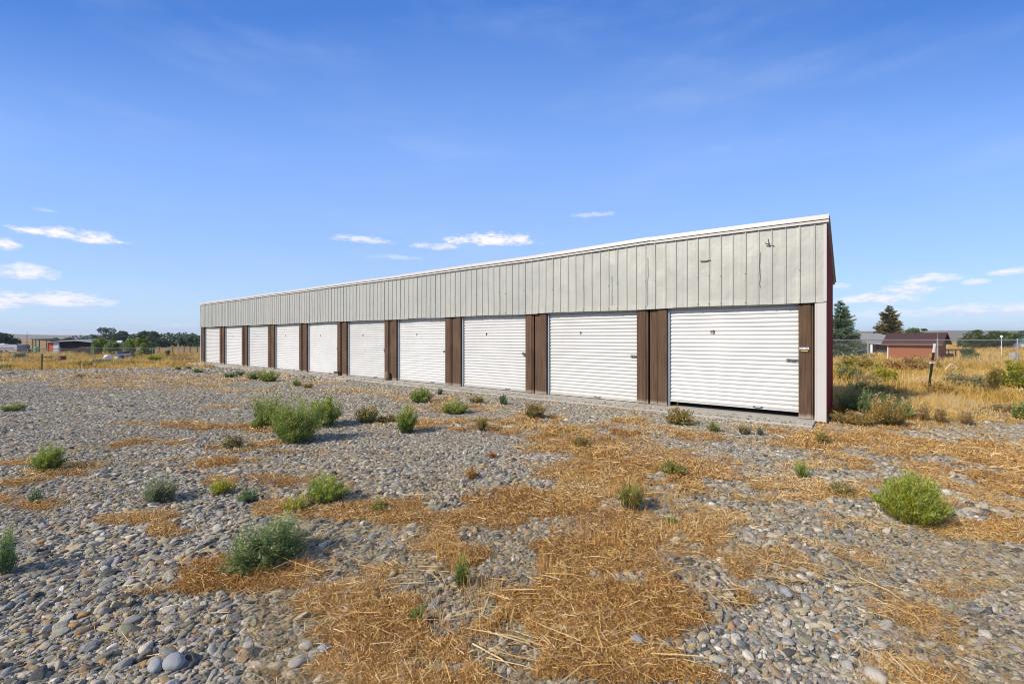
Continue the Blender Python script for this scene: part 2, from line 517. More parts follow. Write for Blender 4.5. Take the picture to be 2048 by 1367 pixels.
M['treeleaf'] = leafm('tree_leaf', (0.034, 0.059, 0.019), (0.085, 0.139, 0.041), (0.188, 0.244, 0.076), .25, .4)
M['orchard'] = leafm('orchard_leaf', (0.069, 0.112, 0.019), (0.198, 0.281, 0.048), (0.374, 0.450, 0.088), .3, .5)
M['darktree'] = leafm('dark_tree_leaf', (0.039, 0.060, 0.039), (0.093, 0.138, 0.084), (0.195, 0.247, 0.150), .2, .4)  # lifted and blued, distance haze painted into the leaf colour
M['spruce'] = leafm('blue_spruce_needle', (0.041, 0.076, 0.041), (0.113, 0.184, 0.101), (0.294, 0.367, 0.220), .15, .6)
M['pine'] = leafm('pine_needle', (0.046, 0.047, 0.019), (0.133, 0.121, 0.047), (0.307, 0.234, 0.083), .15, .6)
M['bark'] = plain('bark', (.10, .075, .055), .9, 0, .4, 6)


# ------------------------------------------------------------------ ground masks
def gpatch(L):
    """picture ellipses -> ellipses lying on the ground"""
    out = []
    for (cx, cy, w, h, s) in L:
        X, Z, _ = at(cx, cy); X = float(X); Z = float(Z)
        out.append((X, Z, w / 2 * Z / F, h / 2 * Z * Z / (F * 1.545), s))
    return out


PATCH = gpatch([(110, 756, 330, 17, 1), (300, 768, 320, 16, .95), (330, 756, 240, 12, .9), (480, 755, 190, 16, .9), (470, 781, 230, 10, .7), (150, 745, 260, 7, .6),
    (620, 764, 150, 10, .6), (520, 800, 60, 7, .5), (800, 790, 120, 12, .7), (870, 800, 160, 12, .7), (700, 782, 150, 8, .6),
    (440, 815, 70, 10, .8), (330, 849, 130, 9, .9), (430, 855, 190, 12, 1), (240, 848, 50, 8, .7), (550, 856, 180, 14, .9),
    (260, 889, 170, 17, 1), (190, 902, 90, 12, .9), (180, 930, 110, 14, 1), (110, 948, 130, 14, 1), (30, 968, 110, 14, 1), (40, 928, 110, 13, 1),
    (10, 998, 80, 16, 1), (100, 1012, 140, 14, .85), (400, 925, 200, 22, 1), (480, 890, 130, 26, .8), (600, 905, 120, 12, .5),
    (270, 1040, 150, 26, 1), (360, 1052, 120, 30, 1), (520, 962, 260, 22, .75), (590, 1018, 150, 34, 1), (730, 1020, 180, 34, .9), (640, 975, 150, 20, .8),
    (820, 1025, 160, 50, .75), (400, 1150, 270, 60, 1.1), (540, 1150, 190, 56, 1), (300, 1180, 100, 26, .8),
    (1080, 1130, 520, 170, 1), (960, 1230, 520, 220, 1.1), (900, 1330, 460, 110, 1.1), (740, 1200, 260, 70, .8), (700, 1270, 160, 40, .5), (860, 1140, 240, 80, .8),
    (1110, 1010, 330, 90, .95), (1230, 960, 300, 70, .95), (1330, 950, 300, 60, .95), (1260, 1050, 330, 100, 1.05), (1010, 1050, 260, 70, .85),
    (1130, 885, 170, 44, 1), (1010, 857, 260, 22, .95), (900, 848, 300, 22, .9), (1070, 836, 90, 24, .95), (920, 815, 190, 18, .9), (1265, 842, 70, 16, .9),
    (1180, 905, 120, 30, .9), (1430, 872, 160, 20, .7), (1480, 885, 130, 18, .7), (1250, 870, 80, 14, .7), (1480, 955, 170, 36, .9), (1620, 975, 260, 46, .7), (1540, 985, 200, 40, .85),
    (1700, 950, 260, 70, .6), (1800, 930, 260, 60, .75), (1950, 890, 300, 90, 1.05), (1780, 878, 420, 50, .85), (1900, 1000, 220, 36, .6), (1960, 1062, 190, 44, .9),
    (1440, 1040, 120, 50, .7), (1420, 1130, 150, 60, .6), (1450, 1190, 110, 44, .75), (1600, 1110, 280, 70, .45), (1660, 1180, 200, 40, .4), (1290, 1240, 260, 90, .75), (1380, 1340, 260, 60, .7),
    (1200, 1330, 300, 80, .8), (1950, 975, 300, 40, .6), (1560, 860, 300, 20, .4), (1350, 1180, 200, 60, .55), (1900, 1170, 200, 40, .25), (950, 960, 60, 18, .6), (940, 944, 34, 20, 1.0)])


def fieldm(x, y):
    """1 where the open grass field begins"""
    n = (fbm(x * .5, y * .5, 31, 3) - .5)
    edge = 24.5 + (x + 14) * .28 + n * 2.2
    left = sst(y - edge, -.35, .5) * sst(-x, 2, 5)
    right = sst(x - (5.9 + .05 * (y - 8)) + n * .5, -.1, .3) * sst(y - (8.15 - .10 * (x - 6)) + n * 1.6, -.5, 1.6)
    back = sst(y + .787 * x, 21, 23) * sst(x, -12, -6)
    return np.maximum(np.maximum(left, right), sst(y, 34, 36))


def strawm(x, y):
    x = np.asarray(x, float); y = np.asarray(y, float)
    wx = x + (fbm(x * 2.3, y * 2.3, 5, 3) - .5) * .5 * np.clip(y / 6, .4, 2); wy = y + (fbm(x * 2.3, y * 2.3, 11, 3) - .5) * .35 * np.clip(y / 6, .4, 2)
    m = np.zeros(np.shape(x))
    for (cx, cy, a, b, s) in PATCH:
        d2 = ((wx - cx) / a) ** 2 + ((wy - cy) / b) ** 2
        m = np.maximum(m, s * np.clip(1.7 - d2, 0, 1.0))
    hole = sst(fbm(x * 3.2, y * 3.2, 77, 4), .47, .61) * .86
    spread = sst(fbm(x * 1.1, y * 1.1, 41, 4), .44, .68) * .62
    # faint litter in the strip along the building and to its right
    return np.clip(m * (1 - hole) + spread * (.25 + .75 * sst(x, -.5, 1.5)), 0, 1)


def axis(a, b, st, far):
    v = list(np.arange(a, b + st / 2, st)); s = st; p = b
    while p < far: s *= 1.13; p += s; v.append(p)
    s = st; p = a; pre = []
    while p > -far: s *= 1.13; p -= s; pre.append(p)
    return np.array(pre[::-1] + v)


# ------------------------------------------------------------------ ground, gravel, litter
BO = Vector((5.72, 8.06, 0)); BROT = atan2(-.6186, .7857)      # right front corner of the building
BL, BD = 32.45, 2.45


def blocal(x, y):
    dx = x - BO.x; dy = y - BO.y
    return dx * .7857 - dy * .6186, dx * .6186 + dy * .7857


def on_slab(x, y, m=0.0):
    lx, ly = blocal(x, y)
    return (lx > -BL - .2 - m) & (lx < -.157 + m) & (ly > -.66 - m) & (ly < BD + m) | (lx > -.3) & (lx < .02) & (ly > -.02) & (ly < BD)


gx = axis(-11, 12, .085, 3500); gy = axis(1.2, 20, .085, 3500)
GX, GY = np.meshgrid(gx, gy)
gx_, gy_ = GX.ravel(), GY.ravel()
nx_, ny_ = len(gx), len(gy)
ii = np.arange(nx_ * ny_).reshape(ny_, nx_)
quads = np.stack([ii[:-1, :-1], ii[:-1, 1:], ii[1:, 1:], ii[1:, :-1]], -1).reshape(-1, 4)
gnd = fast_mesh('ground', np.stack([gx_, gy_, gz(gx_, gy_)], -1), [quads], M['ground'], smooth=True)
a_ = gnd.data.attributes.new('straw', 'FLOAT', 'POINT'); a_.data.foreach_set('value', strawm(gx_, gy_).astype(np.float32))
a_ = gnd.data.attributes.new('field', 'FLOAT', 'POINT'); a_.data.foreach_set('value', fieldm(gx_, gy_).astype(np.float32))
tag(gnd, kind='structure')

# gravel: one object of stone instances on points
def grid_pts(x0, x1, y0, y1, st, jit=.5):
    X, Y = np.meshgrid(np.arange(x0, x1, st), np.arange(y0, y1, st))
    X = X.ravel(); Y = Y.ravel()
    return X + RNG.uniform(-jit, jit, X.shape) * st, Y + RNG.uniform(-jit, jit, X.shape) * st


def in_view(x, y, m):
    return np.abs(x) < 1.16 * y + m


pts = []
def band(y0, y1, st, smin, smax, sink, keep=1.0, power=2.2, lift=0.0):
    x, y = grid_pts(-1.2 * y1 - 1.2, 1.2 * y1 + 1.2, y0, y1, st)
    k = in_view(x, y, .9) & (RNG.random(len(x)) < keep)
    x, y = x[k], y[k]
    coarse = .75 + .6 * fbm(x * .7, y * .7, 55, 2)
    s = (smin + (smax - smin) * RNG.random(len(x)) ** power) * coarse
    k = ~on_slab(x, y, .01); x, y, s = x[k], y[k], s[k]
    f = fieldm(x, y); sm = strawm(x, y)
    p = (1 - .97 * f) * (1 - .80 * sst(sm + .6 * (vnoise(x * 7, y * 7, 611) - .5), .45, 1.0))
    k = RNG.random(len(x)) < p
    x, y, s, sm = x[k], y[k], s[k], sm[k]
    z = gz(x, y) + s * (.10 - sink) + lift - .02 * sst(sm, .3, .7)
    pts.append(np.stack([x, y, z, s], -1))


band(1.45, 4.4, .019, .007, .012, .25)
band(1.45, 5.2, .0225, .009, .020, .10, 1.0, 1.7)
band(1.45, 5.2, .056, .016, .036, -.02, .6, 2.6, .005)
band(5.2, 9.5, .030, .010, .022, .10, 1.0, 1.8)
band(5.2, 9.5, .085, .016, .034, -.02, .45, 2.8, .005)
band(9.5, 16, .050, .015, .030, .05, .95, 1.9)
band(16, 27, .12, .035, .062, .05, .9, 1.7)
lx = RNG.uniform(-26, -.2, 1500); ly = -.66 + .5 * RNG.random(1500) ** 2.4; s = RNG.uniform(.006, .017, 1500)
pts.append(np.stack([BO.x + lx * .7857 + ly * .6186, BO.y - lx * .6186 + ly * .7857, s * .35, s], -1))
P_ = np.concatenate(pts); n_ = len(P_)
print('stones', n_)
gm = bpy.data.meshes.new('gravel'); gm.vertices.add(n_); gm.vertices.foreach_set('co', P_[:, :3].astype(np.float32).ravel())
asp = RNG.uniform(.55, .95, n_); fl = RNG.uniform(.32, .62, n_)
scl = np.stack([P_[:, 3] * RNG.uniform(.95, 1.5, n_), P_[:, 3] * asp * 1.05, P_[:, 3] * fl * 1.1], -1)
for nm, ty, dat in (('scl', 'FLOAT_VECTOR', scl), ('rot', 'FLOAT_VECTOR', np.stack([RNG.normal(0, .30, n_), RNG.normal(0, .30, n_), np.where(RNG.random(n_) < .45, RNG.normal(.5, .5, n_), RNG.uniform(0, 6.28, n_))], -1))):
    a_ = gm.attributes.new(nm, ty, 'POINT'); a_.data.foreach_set('vector', dat.astype(np.float32).ravel())
a_ = gm.attributes.new('tint', 'FLOAT', 'POINT'); a_.data.foreach_set('value', RNG.random(n_).astype(np.float32))
a_ = gm.attributes.new('var', 'INT', 'POINT'); a_.data.foreach_set('value', RNG.integers(0, 10, n_).astype(np.int32))
gravel = bpy.data.objects.new('gravel', gm); COL.objects.link(gravel)
gm.materials.append(M['stone'])
tag(gravel, 'grey and tan rounded river pebbles covering the yard in front of the storage building', 'gravel', kind='stuff')
ng = bpy.data.node_groups.new('gravel_nodes', 'GeometryNodeTree')
ng.interface.new_socket('Geometry', in_out='INPUT', socket_type='NodeSocketGeometry')
ng.interface.new_socket('Geometry', in_out='OUTPUT', socket_type='NodeSocketGeometry')
G = NT(ng)
gi = G.add('NodeGroupInput'); go = G.add('NodeGroupOutput')
join = G.add('GeometryNodeGeometryToInstance')
for k in range(10):
    ico = G.add('GeometryNodeMeshIcoSphere', {'Radius': 1.0, 'Subdivisions': 3})
    pos = G.add('GeometryNodeInputPosition')
    nt_ = G.add('ShaderNodeTexNoise', noise_dimensions='4D'); G.set(nt_.inputs['Vector'], pos.outputs[0])
    nt_.inputs['W'].default_value = k * 5.3; nt_.inputs['Scale'].default_value = .75 if k < 7 else 1.3; nt_.inputs['Detail'].default_value = 2.0 if k > 4 else 1.0
    nt_.inputs['Roughness'].default_value = .4
    off = G.add('ShaderNodeVectorMath', {0: nt_.outputs['Color'], 1: (.5, .5, .5)}, operation='SUBTRACT')
    off2 = G.add('ShaderNodeVectorMath', {0: off.outputs[0]}, operation='SCALE'); off2.inputs['Scale'].default_value = 1.05 if k < 7 else 1.6
    sp = G.add('GeometryNodeSetPosition', {'Geometry': ico.outputs[0], 'Offset': off2.outputs[0]})
    ss = G.add('GeometryNodeSetShadeSmooth', {'Geometry': sp.outputs[0]})
    smt = G.add('GeometryNodeSetMaterial', {'Geometry': ss.outputs[0]}); smt.inputs['Material'].default_value = M['stone']
    G.l.new(smt.outputs[0], join.inputs[0])


def named(nm, ty):
    nd = G.add('GeometryNodeInputNamedAttribute', data_type=ty); nd.inputs['Name'].default_value = nm
    return nd.outputs[0]


e2r = G.add('FunctionNodeEulerToRotation', {0: named('rot', 'FLOAT_VECTOR')})
iop = G.add('GeometryNodeInstanceOnPoints', {'Points': gi.outputs[0], 'Instance': join.outputs[0], 'Pick Instance': True, 'Instance Index': named('var', 'INT'), 'Rotation': e2r.outputs[0], 'Scale': named('scl', 'FLOAT_VECTOR')})
G.l.new(iop.outputs[0], go.inputs[0])
md = gravel.modifiers.new('stones', 'NODES'); md.node_group = ng


# blades: position, base width, tip offset -> bent tapering strips
def blades(name, x, y, z, L, wd, az, elv, bend, tint, m, parent=None, origin=None, cross=True):
    x, y, z, L, wd, az, elv, bend, tint = [np.broadcast_to(np.asarray(q, float), np.shape(x)) for q in (x, y, z, L, wd, az, elv, bend, tint)]
    n = len(x)
    dx, dy, dz = np.cos(az) * np.cos(elv), np.sin(az) * np.cos(elv), np.sin(elv)
    e2 = elv - bend
    ex, ey, ez = np.cos(az) * np.cos(e2), np.sin(az) * np.cos(e2), np.sin(e2)
    ra = RNG.uniform(0, 2 * pi, n)
    # width vector: perpendicular to the direction, randomly rolled
    px, py = -np.sin(az), np.cos(az)
    qx, qy, qz = -np.cos(az) * np.sin(elv), -np.sin(az) * np.sin(elv), np.cos(elv)
    wx = (px * np.cos(ra) + qx * np.sin(ra)) * wd / 2; wy = (py * np.cos(ra) + qy * np.sin(ra)) * wd / 2; wz = qz * np.sin(ra) * wd / 2
    mx, my, mz = x + dx * L * .55, y + dy * L * .55, z + dz * L * .55
    tx, ty, tz = mx + ex * L * .45, my + ey * L * .45, mz + ez * L * .45
    V = np.empty((n, 5, 3))
    V[:, 0] = np.stack([x - wx, y - wy, z - wz], -1); V[:, 1] = np.stack([x + wx, y + wy, z + wz], -1)
    V[:, 2] = np.stack([mx + wx * .85, my + wy * .85, mz + wz * .85], -1); V[:, 3] = np.stack([mx - wx * .85, my - wy * .85, mz - wz * .85], -1)
    V[:, 4] = np.stack([tx, ty, tz], -1)
    b = np.arange(n)[:, None] * 5
    return fast_mesh(name, V.reshape(-1, 3), [b + np.array([[0, 1, 2, 3]]), b + np.array([[3, 2, 4]])], m, parent, np.repeat(tint, 5))


# straw litter spread over the gravel
def straw_pts(n, y0, y1, thr=.25, pad=120):
    px = RNG.uniform(-pad, 2048 + pad, n); py = RNG.uniform(y0, y1, n)
    x, y, z = at(px, py)
    s = strawm(x, y); k = (RNG.random(n) < np.clip((s - thr + .13) / .62, 0, 1) ** 1.15 * (1 - .6 * fieldm(x, y))) & ~on_slab(x, y, .02)
    return x[k], y[k], z[k], s[k]


def litter(n, y0, y1, L0, L1, w0, elmax, name, tlo=.1, thi=.75, lift=.0, thr=.25):
    x, y, z, s = straw_pts(n, y0, y1, thr)
    m = len(x); L = RNG.uniform(L0, L1, m) * np.clip(y / 3.6, 1, 5); wd = np.maximum(w0 * RNG.uniform(.6, 1.3, m), y * .0013)
    t = np.clip(tlo + (thi - tlo) * (RNG.random(m) * .9 + .9 * (fbm(x * 1.3, y * 1.3, 91, 3) - .42)) + .34 * sst(y, 5, 13), 0, 1)
    el = RNG.random(m) ** 1.3 * elmax
    return [x, y, z + RNG.uniform(0, .045, m) * s + lift, L, wd, RNG.uniform(0, 2 * pi, m), el, RNG.uniform(-.5, 1.0, m), t]


def cat_(*A): return [np.concatenate(q) for q in zip(*A)]


A1 = litter(720000, 738, 1400, .007, .027, .0021, 1.4, 'a', .05, .82)
A0 = litter(300000, 740, 1400, .004, .012, .0038, 1.4, 'c', .0, .55, .01)
A2 = litter(34000, 900, 1400, .02, .07, .003, .7, 'a', .3, .95, .012)
A3 = litter(9000, 800, 1400, .05, .15, .003, .35, 'a', .5, 1.0, .02, .15)
o = blades('straw_litter', *cat_(A0, A1, A2, A3), M['straw'])
tag(o, 'orange and golden dry straw and weed litter lying in patches on the gravel', 'straw', kind='stuff')
# pale thin litter between the stones on the right
x, y, z = at(RNG.uniform(500, 2150, 38000), RNG.uniform(840, 1400, 38000))
k = (RNG.random(len(x)) < sst(fbm(x * .9, y * .9, 141, 4), .42, .62)) & ~on_slab(x, y, .02)
x, y, z = x[k], y[k], z[k]; m_ = len(x)
o = blades('twig_litter', x, y, z + RNG.uniform(.01, .03, m_), RNG.uniform(.03, .14, m_), np.maximum(.0016, y * .0009), RNG.uniform(0, 2 * pi, m_), RNG.normal(.05, .25, m_), RNG.uniform(-.4, .6, m_), RNG.uniform(.0, 1, m_), M['oldstraw'])
tag(o, 'thin pale twigs and stems scattered among the pebbles', 'twigs', kind='stuff')
# long flattened stalks and stubble in the middle foreground
def seeds(L, per, seed=0):
    X, Y = [], []
    for (cx, cy, w, h) in L:
        a = RNG.uniform(0, 2 * pi, per); r = np.sqrt(RNG.random(per))
        px = cx + np.cos(a) * r * w / 2; py = cy + np.sin(a) * r * h / 2
        x, y, _ = at(px, py); X.append(x); Y.append(y)
    return np.concatenate(X), np.concatenate(Y)


x, y = seeds([(960, 1290, 420, 90), (1120, 1285, 260, 50), (850, 1180, 300, 80), (1180, 1340, 300, 50), (700, 1210, 200, 60), (1040, 1190, 260, 60), (1420, 1200, 160, 60), (1650, 1160, 260, 70), (600, 1160, 160, 40), (1280, 1000, 300, 60)], 30)
m_ = len(x)
o1 = [x, y, gz(x, y) + RNG.uniform(.02, .06, m_), RNG.uniform(.12, .42, m_), RNG.uniform(.003, .007, m_), RNG.normal(.25, .9, m_) + pi * RNG.integers(0, 2, m_), RNG.normal(.06, .09, m_), RNG.uniform(-.1, .25, m_), RNG.uniform(.35, .95, m_)]
x, y = seeds([(960, 1190, 90, 60), (1110, 1160, 110, 30), (1250, 1030, 160, 60), (1210, 1090, 120, 40), (900, 1130, 60, 50), (1180, 1060, 160, 40), (930, 1260, 200, 60), (1330, 1000, 120, 30), (1240, 985, 60, 30), (1160, 885, 120, 30), (1100, 880, 120, 20), (1380, 1060, 120, 40)], 110)
m_ = len(x)
o2 = [x, y, gz(x, y) - .005, RNG.uniform(.05, .17, m_), RNG.uniform(.0025, .0045, m_), RNG.uniform(0, 6.28, m_), RNG.normal(1.4, .14, m_), RNG.uniform(-.1, .3, m_), RNG.uniform(.25, .75, m_)]
# low dry tufts standing in the straw
x, y, z, s_ = straw_pts(9000, 770, 1380, .3)
k = RNG.random(len(x)) < (.18 + .6 * sst(x, -1.0, 1.0)) * np.clip(y / 5, .35, 1.0); x, y, z = x[k], y[k], z[k]; m_ = len(x); q = 17
sz = RNG.uniform(.5, 1.25, m_) * (.5 + fbm(x * 1.1, y * 1.1, 711, 3))
hx = np.repeat(x, q) + RNG.normal(0, .022, m_ * q) * np.repeat(sz, q); hy = np.repeat(y, q) + RNG.normal(0, .022, m_ * q) * np.repeat(sz, q)
tt = np.clip(np.repeat(.25 + .5 * RNG.random(m_), q) + RNG.normal(0, .12, m_ * q), 0, 1)
o3 = [hx, hy, np.repeat(z, q), RNG.uniform(.02, .065, m_ * q) * np.repeat(sz, q), np.maximum(.0024, hy * .0009), RNG.uniform(0, 6.28, m_ * q), RNG.normal(1.15, .3, m_ * q), RNG.uniform(-.1, .6, m_ * q), tt]
o = blades('straw_stalks', *cat_(o1, o2, o3), M['straw'])
tag(o, 'long golden stalks and short stubble flattened in the middle of the straw patch', 'straw', kind='stuff')

# field grass
def field_pts(n, x0, x1, y0, y1, thr=.45):
    px = RNG.uniform(x0, x1, n); py = y0 + (y1 - y0) * RNG.random(n)
    x, y, z = at(px, py)
    k = (fieldm(x, y) > RNG.uniform(.05, .9, n)) & ~on_slab(x, y, .15)
    return x[k], y[k], z[k]


GB = []
for (n, x0, x1, y0, y1, h0, h1) in [(90000, 1640, 2250, 726, 870, .10, .34), (32000, 1640, 2250, 700, 740, .3, .6), (26000, 1700, 2200, 686, 706, .4, .8), (46000, -150, 430, 712, 746, .14, .34), (7000, -150, 430, 706, 716, .3, .6)]:
    x, y, z = field_pts(n, x0, x1, y0, y1)
    m = len(x); lush = fbm(x * .35, y * .35, 201, 3); cl = fbm(x * 1.6, y * 1.6, 221, 3)
    k = RNG.random(m) < sst(cl, .30, .62) * .92 + .08
    x, y, z, lush = x[k], y[k], z[k], lush[k]; m = len(x)
    h = RNG.uniform(h0, h1, m) * (.55 + .9 * sst(lush, .35, .7)) * (.45 + .55 * sst(y, 8.2, 11))
    t = np.clip(RNG.random(m) * .55 + .9 * (fbm(x * .5, y * .5, 231, 3) - .28), 0, 1)
    GB.append([x, y, z - .01, h, np.maximum(.004, y * .0010) * RNG.uniform(.7, 1.4, m), RNG.uniform(0, 6.28, m), RNG.normal(1.25, .22, m), RNG.uniform(0, .8, m), t])
o = blades('dry_grass', *cat_(*GB), M['grass'])
tag(o, 'golden dry grass covering the field around the yard', 'grass', kind='stuff')

# ------------------------------------------------------------------ the storage building
bld = empty('storage_building', BO, BROT, 'long low storage building with white roll-up doors, brown wooden jambs and pale ribbed steel fascia', 'storage building')


def ftop(x):     # top of the front edge, sagging a little as in the photograph
    s = -x
    return 3.70 + .045 * max(0, 1 - abs(s - 3.4) / 3.4) + (.006 * sin(s * .9))


def fbot(x):
    return 2.172 + .0016 * (-x) + .006 * sin(x * 2.1)


# fascia: ribbed sheet with panel laps, dents and an uneven lower edge
prof = []     # (x, out)
x = -BL + .03; k = 0
pitch = .2286
XR = -.035
while x < XR - .01:
    prof += [(x, .006 if k % 4 else .010), (x + .010, .024 if k % 4 else .031), (x + .024, .024 if k % 4 else .031), (x + .036, .006)]
    a = x + .036; b = x + pitch
    for q in range(1, 5): prof.append((a + (b - a) * q / 5, .006))
    x += pitch; k += 1
prof = [p for p in prof if p[0] < XR] + [(XR, .008)]
px_ = np.array([p[0] for p in prof]); po_ = np.array([p[1] for p in prof])
rows = 13
Vf = []
for j in range(rows):
    f = j / (rows - 1)
    lo = np.array([fbot(q) for q in px_]) + (vhash(np.floor(px_ / .914), px_ * 0, 5) - .5) * .014
    hi = np.array([ftop(q) for q in px_]) - .085
    z = lo + (hi - lo) * f
    dent = (fbm(px_ * 1.6, z * 1.3, 61, 3) - .5) * .022 + (vnoise(px_ * 5, z * 3.1, 67) - .5) * .007
    wob = (vnoise(px_ * .9, z * 2.3, 71) - .5) * .006
    if j == 0: dent = dent + .004
    Vf.append(np.stack([px_ + wob, -(po_ + .012) - dent, z], -1))
Vf = np.concatenate(Vf); nf = len(px_)
i0 = np.arange(rows * nf).reshape(rows, nf)
qf = np.stack([i0[:-1, :-1], i0[:-1, 1:], i0[1:, 1:], i0[1:, :-1]], -1).reshape(-1, 4)
fas = fast_mesh('fascia', Vf, [qf], M['fascia'], bld)
so_ = fas.modifiers.new('thick', 'SOLIDIFY'); so_.thickness = .004; so_.offset = -1
# marks on the fascia: creased patch with a rusty lip, torn seam, scratch, screws
mb = MB()
for (xx, zz, w_) in [(-2.175, 3.14, .2)]:
    for i in range(9):
        t0, t1 = i / 9, (i + 1) / 9
        s0 = -.012 * sin(t0 * pi); s1 = -.012 * sin(t1 * pi)
        mb.hexa([(xx + w_ * t0, -.062, zz + s0), (xx + w_ * t1, -.062, zz + s1), (xx + w_ * t1, -.02, zz + s1), (xx + w_ * t0, -.02, zz + s0),
                 (xx + w_ * t0, -.045, zz + s0 + .014), (xx + w_ * t1, -.045, zz + s1 + .014), (xx + w_ * t1, -.015, zz + s1 + .014), (xx + w_ * t0, -.015, zz + s0 + .014)])
o = mb.build('crease', plain('rust', (.24, .13, .06), .8, 0, .3, 30), fas); tag(o, 'rusty folded crease in the fascia')
mb = MB()
random.seed(3)
for (xx, zz) in [(-.92, 3.34)]:
    for (a, b) in [((0, .10), (.015, -.04)), ((-.05, .03), (.03, -.03)), ((.01, -.02), (.11, -.055)), ((-.03, -.03), (.04, -.05)), ((0, .03), (.03, 0))]:
        mb.tube([(xx + a[0], -.036, zz + a[1]), (xx + (a[0] + b[0]) / 2 + .005, -.041, zz + (a[1] + b[1]) / 2), (xx + b[0], -.036, zz + b[1])], .006, 5)
o = mb.build('scratch', M['dark_steel'], fas); tag(o, 'dark scraped dent near the right end of the fascia')
for (xx, z0, z1) in [(-3.32, 2.25, 3.35), (-4.20, 2.30, 3.0), (-1.06, 2.5, 3.2)]:
    mb = MB(); pts_ = []; n_s = 9
    for i in range(n_s): pts_.append((xx + random.uniform(-.012, .014), -.035 - random.uniform(0, .008), z0 + (z1 - z0) * i / (n_s - 1)))
    mb.tube(pts_, .0032, 4)
    o = mb.build('torn_seam', M['dark_steel'], fas)
mb = MB()
x = -BL + .03; k = 0
while x < -.1:
    if k % 4 == 0 or random.random() < .25:
        for zz in (fbot(x) + .05, fbot(x) + .62 + random.uniform(-.02, .02)):
            if -x < 14: mb.box(x + .010, x + .022, -.056, -.036, zz - .006, zz + .006)
    x += pitch; k += 1
tag(mb.build('screw_heads', M['dark_steel'], fas), kind='stuff')

# roof: cap along the front edge, sloping sheet, gable trims
rf = MB()
N_ = 40
xs = [-BL - .06 + (BL + .12) * i / N_ for i in range(N_ + 1)]
ZB = 2.80
for i in range(N_):
    a, b = xs[i], xs[i + 1]
    rf.hexa([(a, -.02, ftop(a) - .03), (b, -.02, ftop(b) - .03), (b, BD + .10, ZB - .03), (a, BD + .10, ZB - .03), (a, -.02, ftop(a) + .025), (b, -.02, ftop(b) + .025), (b, BD + .10, ZB + .02), (a, BD + .10, ZB + .02)])
roof = rf.build('roof', M['bar'], bld)
cp = MB()
segs = [(-BL - .07, -12.2, 0), (-12.2, -3.25, .004), (-3.25, .045, -.004)]
for (a0, b0, dz) in segs:
    n_s = max(2, int((b0 - a0) / 1.0))
    for i in range(n_s):
        a = a0 + (b0 - a0) * i / n_s; b = a0 + (b0 - a0) * (i + 1) / n_s
        za, zb = ftop(a) + dz, ftop(b) + dz
        cp.hexa([(a, -.085 - dz, za - .030), (b, -.085 - dz, zb - .030), (b, -.022, zb - .030), (a, -.022, za - .030), (a, -.070 - dz, za + .055), (b, -.070 - dz, zb + .055), (b, .10, zb + .035), (a, .10, za + .035)])
        cp.hexa([(a, -.063, za - .088), (b, -.063, zb - .088), (b, -.05, zb - .088), (a, -.05, za - .088), (a, -.063, za - .044), (b, -.063, zb - .044), (b, -.05, zb - .044), (a, -.05, za - .044)])
cp.build('roof_trim', M['trim'], bld)

# walls
wl = MB()
wl.box(-BL + .02, -.04, BD - .04, BD, .0, ZB - .04)
wl.build('back_wall', M['red'], bld)
wl = MB(); wl.box(-BL + .03, -.05, .60, .64, .0, ZB)
wl.build('interior_dark_sheet', M['black'], bld)  # added black sheet behind the doors, paints the unlit interior
pr = MB(); pr.box(-BL + .05, -.06, .02, .06, 2.21, 3.5)
pr.build('header', M['dark_wood'], bld)
for (nm, xx, sgn) in (('end_wall', -.012, 1), ('end_wall', -BL, -1)):
    w_ = MB(); n_s = int(BD / .2286)
    ys = [.0]
    for i in range(n_s):
        y0 = .04 + i * .2286
        ys += [y0, y0 + .012, y0 + .028, y0 + .04]
    ys.append(BD)
    for i in range(len(ys) - 1):
        a, b = ys[i], ys[i + 1]
        oa = .018 if (i % 4 == 2 or (i % 4 == 3)) and i > 0 else 0
        ob = .018 if ((i + 1) % 4 == 2 or ((i + 1) % 4 == 3)) else 0
        za = 3.66 + (ZB - 3.66) * a / BD - .02; zb = 3.66 + (ZB - 3.66) * b / BD - .02
        w_.quad((xx + oa * sgn, a, -.03), (xx + ob * sgn, b, -.03), (xx + ob * sgn, b, zb), (xx + oa * sgn, a, za))
    o = w_.build(nm, M['red'], bld); q = o.modifiers.new('t', 'SOLIDIFY'); q.thickness = .02; q.offset = -sgn if False else 0
    tag(o, 'dark red ribbed end wall')
for (xa, xb) in ((-.04, .035), (-BL - .035, -BL + .02)):
    g = MB(); g.hexa([(xa, .101, 3.60), (xb, .101, 3.60), (xb, BD + .12, ZB - .075), (xa, BD + .12, ZB - .075), (xa, .101, 3.73), (xb, .101, 3.73), (xb, BD + .12, ZB + .045), (xa, BD + .12, ZB + .045)])
    g.build('gable_trim', M['bar'], bld)

# corner trims
c = MB()
c.box(-.168, -.150, -.012, .012, -.02, 2.18); c.box(-.150, -.004, -.004, .012, -.02, 2.18); c.box(-.022, .006, -.010, .03, -.02, 2.18)
c.build('corner_trim', M['trim'], bld)
c = MB(); c.box(-.036, .010, -.032, .02, 2.182, 3.60)
c.build('corner_trim', M['trim'], bld)
c = MB(); c.box(-BL - .012, -BL + .055, -.03, .03, -.02, 3.60)
c.build('corner_trim', M['trim'], bld)

